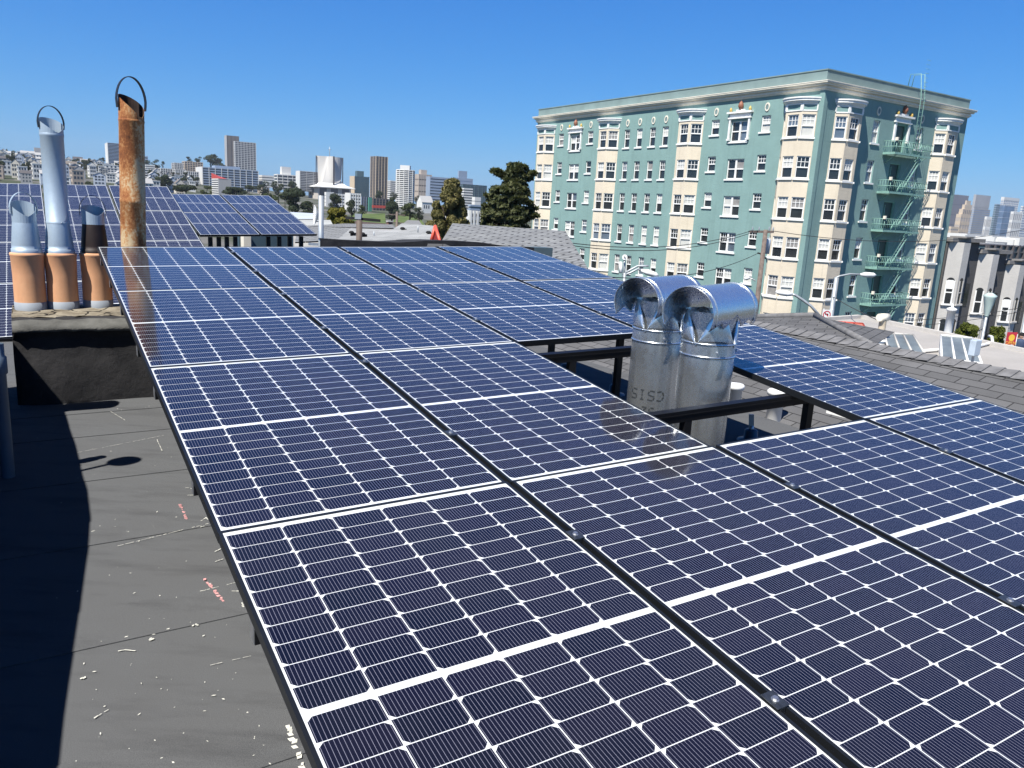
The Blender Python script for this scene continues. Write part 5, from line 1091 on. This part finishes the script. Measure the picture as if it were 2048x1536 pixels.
# ------------------------------------------------------------------ towers and blocks
def floors_block(name, lab, pxl, pxc, pxr, ytop, D, ybase=None, nf=10, glass=None, band=None, frac=.45, pl=0, pr=0, pier=None, blankL=None, blankR=None, cat='building', prot=.25, group=None, roof=None, zbase=None):
    P = at(pxc, ytop, D); aL = along(P, GY, pxl) if pxl > 140 else 14.0; aR = along(P, GX, pxr)
    if not 1 < aL < 60: aL = 14.0
    g = (at(pxc, ybase, D).z if ybase else min(ground_z(P.x, P.y), P.z - 5)) - 4
    t = thing(name, lab, cat, (P.x, P.y, g), math.atan2(.5311, .8473), group); h = P.z - g; fh = h / nf if False else None
    H = h; MB().box((.3, .3, 0), (aR - .3, aL - .3, H - .3)).build('glazing', glass or M['tglass'], t)
    mb = MB(); f = (at(pxc, ytop, D).z - (at(pxc, ybase, D).z if ybase else g + 4)) / nf
    k = 0; z = H
    while z > 0 and k < 60:
        z0 = z - f * frac; mb.box((0, 0, max(0, z0)), (aR, aL, z)); z -= f; k += 1
    w_ = mb.build('floor_bands', band or M['twhite'], t)
    if pl or pr:
        mb = MB()
        for i in range(pl + 1): y = (aL - .5) * i / max(1, pl); mb.box((-prot, y, 0), (.3, y + .5, H - .02))
        for i in range(pr + 1): x = (aR - .5) * i / max(1, pr); mb.box((x, -prot, 0), (x + .5, .3, H - .02))
        mb.build('piers', pier or band or M['twhite'], t)
    if blankL is not None: MB().box((-.4, -.02, 0), (.2, aL + .02, H + .1)).build('end_wall', blankL, t)
    if blankR is not None: MB().box((-.02, -.4, 0), (aR + .02, .2, H + .1)).build('end_wall', blankR, t)
    if roof: MB().box((aR * .25, aL * .25, H), (aR * .7, aL * .7, H + roof)).build('roof_house', band or M['twhite'], t)
    t['dims'] = (aR, aL, H); return t
M['tglass'] = simple('tower_glass', (.05, .062, .08), .25, 0, .3, .08); M['twhite'] = simple('tower_white', (.60, .60, .58), .8, 0, .05, .05); M['tgray'] = simple('tower_gray', (.33, .33, .33), .8, 0, .08, .05); M['tbrown'] = simple('tower_brown', (.15, .13, .115), .8, 0, .1, .05); M['tdark'] = simple('tower_dark', (.075, .07, .075), .7, 0, .1, .05); M['tan'] = simple('tower_tan', (.52, .42, .30), .8, 0, .06, .05); M['tblue'] = simple('tower_blue_gray', (.25, .31, .40), .5, 0, .08, .05); M['tteal'] = simple('tower_teal', (.07, .12, .135), .4, 0, .15, .05); M['tbeige'] = simple('tower_beige', (.40, .35, .30), .8, 0, .08, .05)
FB = floors_block
FB('striped_tower', 'tower with dark horizontal stripes and white end wall beside the rusted pipe', 210, 215, 262, 285, 1050, 327, 15, M['tglass'], M['tblue'], .4, blankL=M['twhite'])
FB('balcony_block', 'slim white balcony block peeking out right of the rusted pipe', 283, 288, 297, 337, 560, 372, 7, M['tglass'], M['twhite'], .5)
FB('brown_tower', 'dark brown gray tower, the tallest one on the hill', 449, 453.5, 478, 270.5, 1200, 332, 3, M['tbrown'], M['tbrown'], .97, 0, 3, M['tdark'], blankL=M['tgray'])
FB('grid_tower', 'white gridded office tower in front of the dark brown tower', 467, 469.5, 512, 282, 1120, 340, 16, M['tglass'], M['tgray'], .5, 1, 7, M['twhite'], roof=None)
FB('white_slab_block', 'wide white slab apartment block with balconies under the gridded tower', 392, 404.5, 517, 333.5, 760, 392, 12, M['tglass'], M['tblue'], .42, 0, 9, M['twhite'], blankL=M['twhite'], roof=2.5)
t = FB('small_gray_tower', 'small gray tower with red sloped top in front of the white slab block', 423, 436.5, 462, 357, 400, 392, 8, M['tglass'], M['twhite'], .5, blankR=M['tgray']); aR, aL, H = t['dims']
mb = MB(); mb.face([(0, -.5, H), (aR * .75, -.5, H), (aR * .75, aL, H + 1.2), (0, aL, H + 3.0)]); mb.face([(0, -.5, H), (0, aL, H + 3), (0, aL, H), ]); mb.face([(0, aL, H), (0, aL, H + 3), (aR * .75, aL, H + 1.2), (aR * .75, aL, H)]); mb.build('red_roof', M['red'], t)
FB('cream_block', 'cream framed apartment block with a brown rooftop shed left of the cathedral', 548, 555, 596, 348, 920, 372, 4, M['tglass'], M['twhite'], .35, 1, 4, M['twhite'], roof=9)
FB('balcony_tower', 'gray balcony apartment tower with white end wall beside the cathedral', 592, 600, 640, 341.5, 880, 375, 10, M['tglass'], M['tgray'], .45, 0, 3, M['tgray'], blankL=M['twhite'])
FB('low_white_blocks', 'low white houses between slab block and cream block', 517, 524, 548, 350, 800, 366, 3, M['tglass'], M['twhite'], .7)
FB('teal_tower', 'dark teal glass office tower with tan side right of the cathedral', 700, 709, 739, 352, 1020, 396, 13, M['tteal'], M['tteal'], .5, 3, 0, M['tan'], blankL=M['tan'], roof=7)
FB('brown_balcony_tower', 'tall tan and brown apartment tower, the tallest one right of the cathedral', 741, 752, 776, 312, 900, 396, 27, M['tdark'], M['tbrown'], .42, 2, 4, M['tan'])
FB('white_balcony_block', 'white balcony block between the tan tower and the round tower', 774, 781, 797, 361, 1000, 392, 8, M['tglass'], M['twhite'], .55)
D = 820; P = at(811, 340, D); rr = 18.5 / FPX * D; zb = min(ground_z(P.x, P.y), at(811, 406, D).z) - 4; t = thing('round_white_tower', 'round white apartment tower with ringed balconies', 'building', (P.x, P.y, zb)); H = P.z - zb; MB().lathe([(rr * .93, 0), (rr * .93, H - .5)], 32, capt=True).build('glazing', M['tglass'], t); mb = MB(); f = (at(811, 340, D).z - at(811, 405, D).z) / 17
for k in range(20):
    z = H - k * f
    if z > 1: mb.lathe([(rr * .9, z - f * .5), (rr, z - f * .5), (rr, z), (rr * .9, z)], 32)
mb.build('floor_bands', M['twhite'], t); mb = MB()
for k in range(12): a = k * math.pi / 6; mb.box((rr * 1.0 * math.cos(a) - .3, rr * 1.0 * math.sin(a) - .3, 0), (rr * math.cos(a) + .3, rr * math.sin(a) + .3, H - .02))
mb.box((-5, -5, H), (5, 5, H + 4.5)); mb.build('piers', M['twhite'], t)
FB('beige_tower', 'beige apartment tower with round tank on its roof behind the round tower', 828, 838, 864, 348, 1040, 396, 4, M['tbrown'], M['tbeige'], .8, 4, 5, M['tbeige'], roof=6)
FB('blue_gray_hospital', 'wide blue gray block with dark window strips', 853, 861, 908, 353, 960, 394, 7, M['tglass'], M['tblue'], .62, blankL=M['tblue'])
FB('blue_gray_hospital', 'farther blue gray block with white rooftop boxes', 905, 909, 946, 355, 1000, 396, 6, M['tblue'], M['tblue'], .8, roof=9)
FB('dark_glass_block', 'dark glass block rising between the pine and the cypress', 921, 926, 974, 368, 900, 400, 8, M['tteal'], M['tdark'], .12, 0, 6, M['tteal'])
FB('white_terrace_block', 'white terraced balcony block just right of the pine', 922, 928, 946, 376, 640, 412, 7, M['tglass'], M['twhite'], .55)
FB('small_white_block', 'small plain white block between the pine and the cypress', 944, 950, 962, 394, 600, 412, 2, M['tgray'], M['twhite'], .85)
FB('white_window_house', 'white house with large panes low between the pine and the cypress', 936, 940, 964, 421, 180, 470, 4, M['tglass'], M['twhite'], .5, 1, 3, M['twhite'])
FB('glass_roof_block', 'pale teal roofed block between the pine and the cypress', 936, 941, 968, 409, 240, 424, 2, M['tteal'], M['tblue'], .5)
FB('white_school_block', 'white blank walled block below the cathedral podium', 649, 652, 668, 384, 640, 420, 5, M['tglass'], M['twhite'], .9, blankR=M['twhite'])
FB('white_school_block', 'pale windowed block recessed below the cathedral podium', 666, 668, 695, 387, 650, 424, 6, M['tglass'], M['twhite'], .6, 1, 5, M['twhite'])
FB('white_school_block', 'white block with square windows at the end of the podium', 691, 701, 722, 386, 600, 425, 6, M['tglass'], M['twhite'], .6, 2, 4, M['twhite'], blankL=M['twhite'])
FB('teal_townhouses', 'row of dark townhouses with a green panel under the teal tower', 718, 723, 742, 393, 620, 412, 3, M['tglass'], M['tdark'], .5, 0, 4, M['tblue'])
FB('red_base_townhouses', 'row of dark townhouses with a red base under the tan tower', 742, 746, 778, 396, 610, 410, 3, M['tglass'], M['tdark'], .5, 0, 5, M['tbrown'], blankR=None)
P = at(744, 410, 600); t = thing('red_awning', 'long red awning along the dark townhouses', 'awning', tuple(P), GANG); MB().box((0, -1, -2), (11, 0, 0)).build('awning_cloth', M['red'], t)
FB('green_panel_house', 'narrow green walled house end in the townhouse row', 736, 738, 744, 395, 600, 412, 1, M['tteal'], simple('green_panel', (.05, .20, .15), .7), .98)
# gabled white house
D = 430; P = at(846, 404, D); t = thing('white_gabled_house', 'white house with gray pointed gable roof above the bushy pine', 'house', (P.x, P.y, P.z - 6), GANG); wv, dv = 20 / FPX * D / .9, 7; MB().box((-.5, 0, 0), (wv, dv, 6)).build('wall', M['twhite'], t); mb = MB(); mb.face([(-.8, -.3, 5.9), (wv + .3, -.3, 5.9), (wv + .3, dv / 2, 9.4), (-.8, dv / 2, 9.4)]); mb.face([(-.8, dv + .3, 5.9), (-.8, dv / 2, 9.4), (wv + .3, dv / 2, 9.4), (wv + .3, dv + .3, 5.9)]); mb.build('roof', M['tgray'], t); mb = MB(); mb.face([(-.5, 0, 5.9), (-.5, dv / 2, 9.3), (-.5, dv, 5.9)]); mb.face([(wv, 0, 5.9), (wv, dv, 5.9), (wv, dv / 2, 9.3)]); mb.build('gable', M['twhite'], t)
mb = MB()
for x in (.6, 1.9, 3.3): mb.box((x, -.06, 2.6), (x + .6, -.0, 4.4))
mb.build('window', M['tglass'], t); P = at(843, 384, 700)
# ---- cathedral: four hyperbolic sails on a square podium
D = 900; Pc = at(659, 370, D); zb = Pc.z; t = thing('white_cathedral', 'white modern cathedral with curved sail tower, thin cross and flared podium roof', 'cathedral', (Pc.x, Pc.y, zb), math.atan2(.5311, .8473) - .02)
s = D / FPX; Ht = (370 - 315.5) * s; hw = 27.5 * s; tw = 25.0 * s
# plan: square base blends into a cross shaped top
def plan(f, n=10):
    sq, cr = [], []
    A = hw * 1.02; pts = []
    arm = tw * 1.05; th = 2.0
    # cross outline (concave) sampled from arm tip to arm tip, and square outline
    for q in range(4):
        a0 = q * math.pi / 2
        c_, s_ = math.cos(a0), math.sin(a0)
        for k in range(n + 1):
            u = k / n
            # straight side of the square from mid side to next mid side via the corner
            if u <= .5: px_, py_ = A * .80, A * .80 * (2 * u)
            else: px_, py_ = A * .80 * (2 - 2 * u), A * .80
            a = u * math.pi / 2; cx_, cy_ = arm, th * 1
            # cross: concave curve from (arm, th) to (th, arm)
            rr_ = (1 - abs(math.sin(2 * a))) ** 1.15; m_ = arm * (.34 + .66 * rr_); qx, qy = m_ * math.cos(a), m_ * math.sin(a)
            g = f ** .75; x, y = px_ * (1 - g) + qx * g, py_ * (1 - g) + qy * g
            pts.append((x * c_ - y * s_, x * s_ + y * c_))
    return pts
nz = 14; base = None; mb = MB(); rings = [[Vector((x, y, Ht * k / nz)) for x, y in plan(k / nz)] for k in range(nz + 1)]
for k in range(nz):
    n = len(rings[0])
    for i in range(n): j = (i + 1) % n; mb.face([rings[k][i], rings[k][j], rings[k + 1][j], rings[k + 1][i]], 0, smooth=True)
mb.face(rings[-1]); mb.build('sail_tower', simple('travertine_white', (.47, .455, .43), .7, 0, .03, .05), t)
mb = MB()
for a in range(4): c_, s_ = math.cos(a * math.pi / 2), math.sin(a * math.pi / 2); x = tw * 1.06; mb.obox(Vector((x * c_ + .9 * s_, x * s_ - .9 * c_, 0)), Vector((.6 * c_, .6 * s_, 0)), Vector((-1.8 * s_, 1.8 * c_, 0)), (0, 0, Ht))
mb.build('window_slot', M['tdark'], t)
mb = MB().tube([(0, 0, Ht), (0, 0, Ht + 11)], .35, 6); mb.box((-1.6, -.2, Ht + 7.5), (1.6, .2, Ht + 8.2)); mb.build('cross', M['steel'], t)
pw = 50 * s; mb = MB(); 
for (r0, z0, r1, z1) in ((.80 * hw * 1.02, 2.0, hw * .98, -.2), (hw * .98, -.2, pw * .80, -2.6), (pw * .80, -2.6, pw * .80, -3.4)):
    for k in range(4):
        c_ = [(1, 1), (-1, 1), (-1, -1), (1, -1)]; a, b = c_[k], c_[(k + 1) % 4]; mb.face([(a[0] * r0, a[1] * r0, z0), (b[0] * r0, b[1] * r0, z0), (b[0] * r1, b[1] * r1, z1), (a[0] * r1, a[1] * r1, z1)])
mb.build('podium_roof', M['twhite'], t)
mb = MB().box((-pw * .66, -pw * .66, -22), (pw * .66, pw * .66, -3.2)); mb.build('podium_wall', simple('podium_stone', (.46, .42, .38), .8, 0, .1, .1), t); mb = MB()
for x in (-.60, -.15, .30): mb.box((pw * x, -pw * .66 - .25, -16), (pw * (x + .28), -pw * .66 - .02, -4))
for x in (-.1, .3): mb.box((-pw * .66 - .25, pw * x, -12), (-pw * .66 - .02, pw * (x + .2), -5))
mb.build('podium_window', M['tdark'], t)
# ---- hilltop blocks
FB('beige_hill_block', 'beige flat topped block at the far end of the hill crest', 13, 22, 48, 311, 900, 330, 4, M['tglass'], M['tbeige'], .7, 2, 4, M['tan'])
FB('beige_hill_block', 'cream block next to the tall gray block on the crest', 44, 50, 64, 312, 905, 330, 4, M['tglass'], M['tan'], .7, 1, 3, M['tan'])
FB('gray_hill_tower', 'tall plain gray block on the crest behind the zinc pipe', 61, 69, 92, 295, 880, 327, 3, M['tgray'], M['tgray'], .93, blankL=M['tbeige'])
FB('beige_apartment', 'beige apartment block with white ribs under the hilltop grove', 364, 369, 406, 322, 900, 340, 5, M['tglass'], M['tbeige'], .45, 1, 7, M['tan'])
FB('white_apartment', 'white ribbed apartment block left of the beige one', 343, 348, 366, 325, 880, 338, 4, M['tglass'], M['tgray'], .5, 1, 5, M['twhite'])
FB('gray_apartment', 'long gray apartment row in the middle of the hillside', 316, 321, 350, 336, 760, 352, 4, M['tglass'], M['tgray'], .5, 1, 6, M['twhite'])
FB('gray_apartment', 'second gray apartment row beside the first', 346, 350, 372, 338, 750, 355, 4, M['tglass'], M['tgray'], .5, 1, 6, M['twhite'])
FB('gray_apartment', 'lower gray apartment row below the beige block', 368, 372, 398, 342, 730, 360, 4, M['tglass'], M['tgray'], .5, 1, 6, M['twhite'])
FB('dark_apartment', 'dark gray long building right of the rusted pipe', 294, 298, 324, 342, 700, 356, 4, M['tglass'], M['tdark'], .6)
FB('white_apartment', 'white flat topped house right of the rusted pipe near the crest', 286, 291, 310, 329, 780, 342, 3, M['tglass'], M['twhite'], .6)
FB('crest_box', 'small glassy box on the crest right of the rusted pipe', 285, 288, 296, 312, 920, 322, 2, M['tteal'], M['tblue'], .5)
tr0 = None; tr_ = random.Random(15)
for k in range(46):
    D = tr_.uniform(360, 930); px = tr_.uniform(-5, 500); 
    if D < 800 and px > 390: continue
    q = at(px, 350, D); gz_ = ground_z(q.x, q.y); w_ = tr_.uniform(5, 12)
    if tr0 is None:
        tr0 = grow('small_hillside_tree', 'small dark tree among the far hillside houses', (q.x, q.y, gz_), 10, round_blobs(random.Random(2), 9, 10, 1.0, 9), 800, .75, M['leaf_far'], 91, 'small trees among the hillside houses'); continue
    t = copy_tree(tr0); t.location = (q.x, q.y, gz_); t.scale = (w_ / 9, w_ / 9, tr_.uniform(.6, 1.15)); t.rotation_euler = (0, 0, tr_.random() * 6)
# ---- small hillside houses: six kinds, copied
KINDS = [('small white flat roofed house packed on the far hillside', M['twhite'], None), ('small pale gray gabled house packed on the far hillside', M['tgray'], M['tdark']), ('small cream gabled house packed on the far hillside', simple('house_cream', (.56, .52, .44), .8), M['tbrown']), ('small pale blue house packed on the far hillside', simple('house_pale_blue', (.42, .47, .54), .8), M['tgray']), ('small tan flat roofed house packed on the far hillside', simple('house_tan', (.40, .33, .27), .8), None), ('small white gabled house with gray roof on the far hillside', M['twhite'], M['tgray'])]
protos = []
def mini(k):
    lab, wm, rm = KINDS[k]; mb = MB(); w_, d_, h_ = 7.0, 11.0, 8.5; mb.box((-w_ / 2, -d_ / 2, -4), (w_ / 2, d_ / 2, h_), 0)
    if rm: mb.face([(-w_ / 2 - .3, -d_ / 2 - .3, h_ - .1), (0, -d_ / 2 - .3, h_ + 2.6), (0, d_ / 2 + .3, h_ + 2.6), (-w_ / 2 - .3, d_ / 2 + .3, h_ - .1)], 1); mb.face([(w_ / 2 + .3, -d_ / 2 - .3, h_ - .1), (w_ / 2 + .3, d_ / 2 + .3, h_ - .1), (0, d_ / 2 + .3, h_ + 2.6), (0, -d_ / 2 - .3, h_ + 2.6)], 1); mb.face([(-w_ / 2, -d_ / 2, h_), (w_ / 2, -d_ / 2, h_), (0, -d_ / 2, h_ + 2.5)], 0)
    else: mb.box((-w_ / 2 - .2, -d_ / 2 - .2, h_), (w_ / 2 + .2, d_ / 2 + .2, h_ + .5), 0)
    for z in (1.2, 4.2, 6.6):
        for x in (-2.6, -.7, 1.2): mb.box((x, -d_ / 2 - .08, z), (x + 1.3, -d_ / 2 + .02, z + 1.4), 2)
        for y in (-4, -1, 2): mb.box((-w_ / 2 - .08, y, z), (-w_ / 2 + .02, y + 1.3, z + 1.3), 2)
    return mb, [wm, rm or wm, M['tglass']]
hr = random.Random(77); n_house = 0
ROWS = [(960, 0), (915, 0), (870, 0), (825, 0), (780, 0), (735, 0), (690, 0), (645, 0), (600, 0), (555, 0), (510, 0), (465, 0), (420, 0), (380, 0), (345, 0)]
mini_meshes = [None] * 6
def put_house(x, y, rz, sc_, k):
    global n_house
    if mini_meshes[k] is None: mb, ms = mini(k); o = mb.build('hillside_house', ms); mini_meshes[k] = o.data
    else: o = bpy.data.objects.new('hillside_house', mini_meshes[k]); col.objects.link(o)
    o.location = (x, y, ground_z(x, y)); o.rotation_euler = (0, 0, rz); o.scale = sc_; tag(o, KINDS[k][0], 'house', 'hillside houses, ' + ('white flat', 'gray gabled', 'cream gabled', 'pale blue', 'tan flat', 'white gabled')[k]); n_house += 1
for D, yb in ROWS:
    px = -12.0
    while px < (540 if D > 650 else 470):
        w_ = hr.uniform(.55, .95) * (1.15 if D > 600 else .85); q = at(px, 350, D); wpx = 12 * w_ / D * FPX * .95
        vis = not (97 < px < 128 or 243 < px < 280)
        if vis and not (D < 800 and 400 < px < 520) and n_house < 298 and hr.random() < (.70 if px < 300 else .42): put_house(q.x + hr.uniform(-4, 4), q.y + hr.uniform(-22, 22), GANG + hr.uniform(-.12, .12) + (0 if hr.random() < .7 else math.pi / 2), (w_ * hr.uniform(.9, 1.3), w_ * hr.uniform(.8, 1.3), hr.uniform(.5, .95)), hr.choice((0, 0, 1, 2, 3, 4, 5, 5)))
        px += wpx * hr.uniform(.75, 1.25)
# ------------------------------------------------------------------ downtown beyond the gray houses
FB('dark_bank_tower', 'dark purple gray tower closest to the green building in the distant downtown', 1890, 1897, 1938, 387.5, 2600, 470, 4, M['tdark'], simple('purple_gray', (.16, .15, .165), .7), .95)
FB('gray_flat_tower', 'plain light gray tower with flat top in the distant downtown', 1948, 1953, 1982, 389, 2500, 470, 3, M['tgray'], M['tgray'], .93)
FB('striped_office_block', 'pale office block with white stripes in front of the plain gray tower', 1944, 1949, 1981, 417, 2000, 470, 12, M['tblue'], M['tgray'], .5)
t = FB('tan_stepped_tower', 'tan stepped art deco tower in the distant downtown', 1913, 1923, 1948, 428, 2100, 472, 3, M['tbeige'], M['tan'], .5, 3, 5, M['tan']); aR, aL, H = t['dims']; f = 2100 / FPX
mb = MB(); mb.box((aR * .08, aL * .05, H), (aR * .85, aL * .8, H + 10 * f)); mb.box((aR * .2, aL * .1, H + 10 * f), (aR * .75, aL * .65, H + 19 * f)); mb.box((aR * .32, aL * .2, H + 19 * f), (aR * .66, aL * .5, H + 27 * f)); mb.build('stepped_top', M['tan'], t); mb = MB()
for k in range(5): x = aR * (.14 + .14 * k); mb.box((x, aL * .05 - .6, H + 1), (x + aR * .05, aL * .05 - .1, H + 9 * f))
mb.build('upper_window', M['tbrown'], t)
FB('tan_low_block', 'tan low block at the foot of the stepped tower', 1898, 1903, 1918, 453, 1500, 478, 3, M['tbeige'], M['tan'], .6)
FB('blue_glass_tower', 'slim blue glass tower with round top in the distant downtown', 1989, 1994, 2008, 408, 2100, 470, 14, M['tteal'], M['tblue'], .3)
FB('dark_glass_tower', 'faceted blue black glass tower in front of the white topped tower', 2000, 2010, 2030, 411, 1950, 470, 5, simple('blue_glass', (.10, .16, .26), .2, 0, .4, .03), M['tblue'], .1)
t = FB('white_top_tower', 'pale tower with broad white crown in the distant downtown', 2002, 2008, 2038, 400, 2500, 470, 18, M['tblue'], M['twhite'], .4, 1, 9, M['twhite']); aR, aL, H = t['dims']; MB().box((-.5, -.5, H), (aR + .5, aL + .5, H + 6 * 2500 / FPX)).build('white_crown', M['twhite'], t)
FB('ribbed_white_tower', 'white ribbed tower at the edge of the distant downtown', 2022, 2028, 2046, 423, 1900, 474, 3, M['tgray'], M['twhite'], .3, 2, 5, M['twhite'])
FB('edge_tower', 'pale tower cut by the picture edge in the distant downtown', 2042, 2046, 2066, 412, 2300, 474, 12, M['tblue'], M['twhite'], .5)
FB('ribbed_mid_block', 'small white ribbed block before the striped office block', 1970, 1974, 1984, 433, 1700, 474, 2, M['tgray'], M['twhite'], .3, 1, 4, M['twhite'])
FB('long_white_block', 'long low white block between the green building and downtown', 1880, 1884, 1972, 476, 260, 500, 2, M['tdark'], M['twhite'], .72)
FB('white_step_block', 'white stair walled block above the second gray row house', 1966, 1970, 2010, 485, 210, 520, 2, M['tdark'], M['twhite'], .8)
FB('glass_office_block', 'low dark green glass block above the gray row houses', 1972, 1977, 2075, 489, 170, 530, 3, M['tteal'], M['tdark'], .12, 0, 8, M['tdark'])
dr = random.Random(9); DK = [M['twhite'], M['tgray'], M['tbeige'], M['twhite']]
for k in range(64):
    D = dr.uniform(450, 1700); px = dr.uniform(1886, 2075); q = at(px, 480, D); hh = dr.uniform(4, 11) + (D / 400); w_ = dr.uniform(10, 30); mb = MB().box((-w_ / 2, -8, -3), (w_ / 2, 8, 10.5 + CAM.z + dr.uniform(-6.5, 1.0) + D * .0003)); 
    for x in range(int(w_ / 5)): mb.box((-w_ / 2 + 1 + x * 5, -8.1, 4), (-w_ / 2 + 3.4 + x * 5, -7.95, 7), 1)
    o = mb.build('downtown_low_block', [dr.choice(DK), M['tglass']]); o.location = (q.x, q.y, -10.5); o.rotation_euler = (0, 0, GANG); tag(o, 'low pale rooftop block in the jumble before the distant downtown', 'building', 'low blocks before the distant downtown')
# ------------------------------------------------------------------ clear air with a little haze
hz = NB('air_haze'); hz.t.nodes.clear(); ho = hz.n('ShaderNodeOutputMaterial'); pv = hz.n('ShaderNodeVolumePrincipled'); pv.inputs['Color'].default_value = (.80, .88, 1.0, 1); pv.inputs['Density'].default_value = .00009; pv.inputs['Anisotropy'].default_value = .2
hz.t.links.new(pv.outputs[0], ho.inputs['Volume'])
mb = MB().box((-1900, -120, -14), (2600, 3300, 175)); tag(mb.build('haze', hz.mat), kind='stuff')
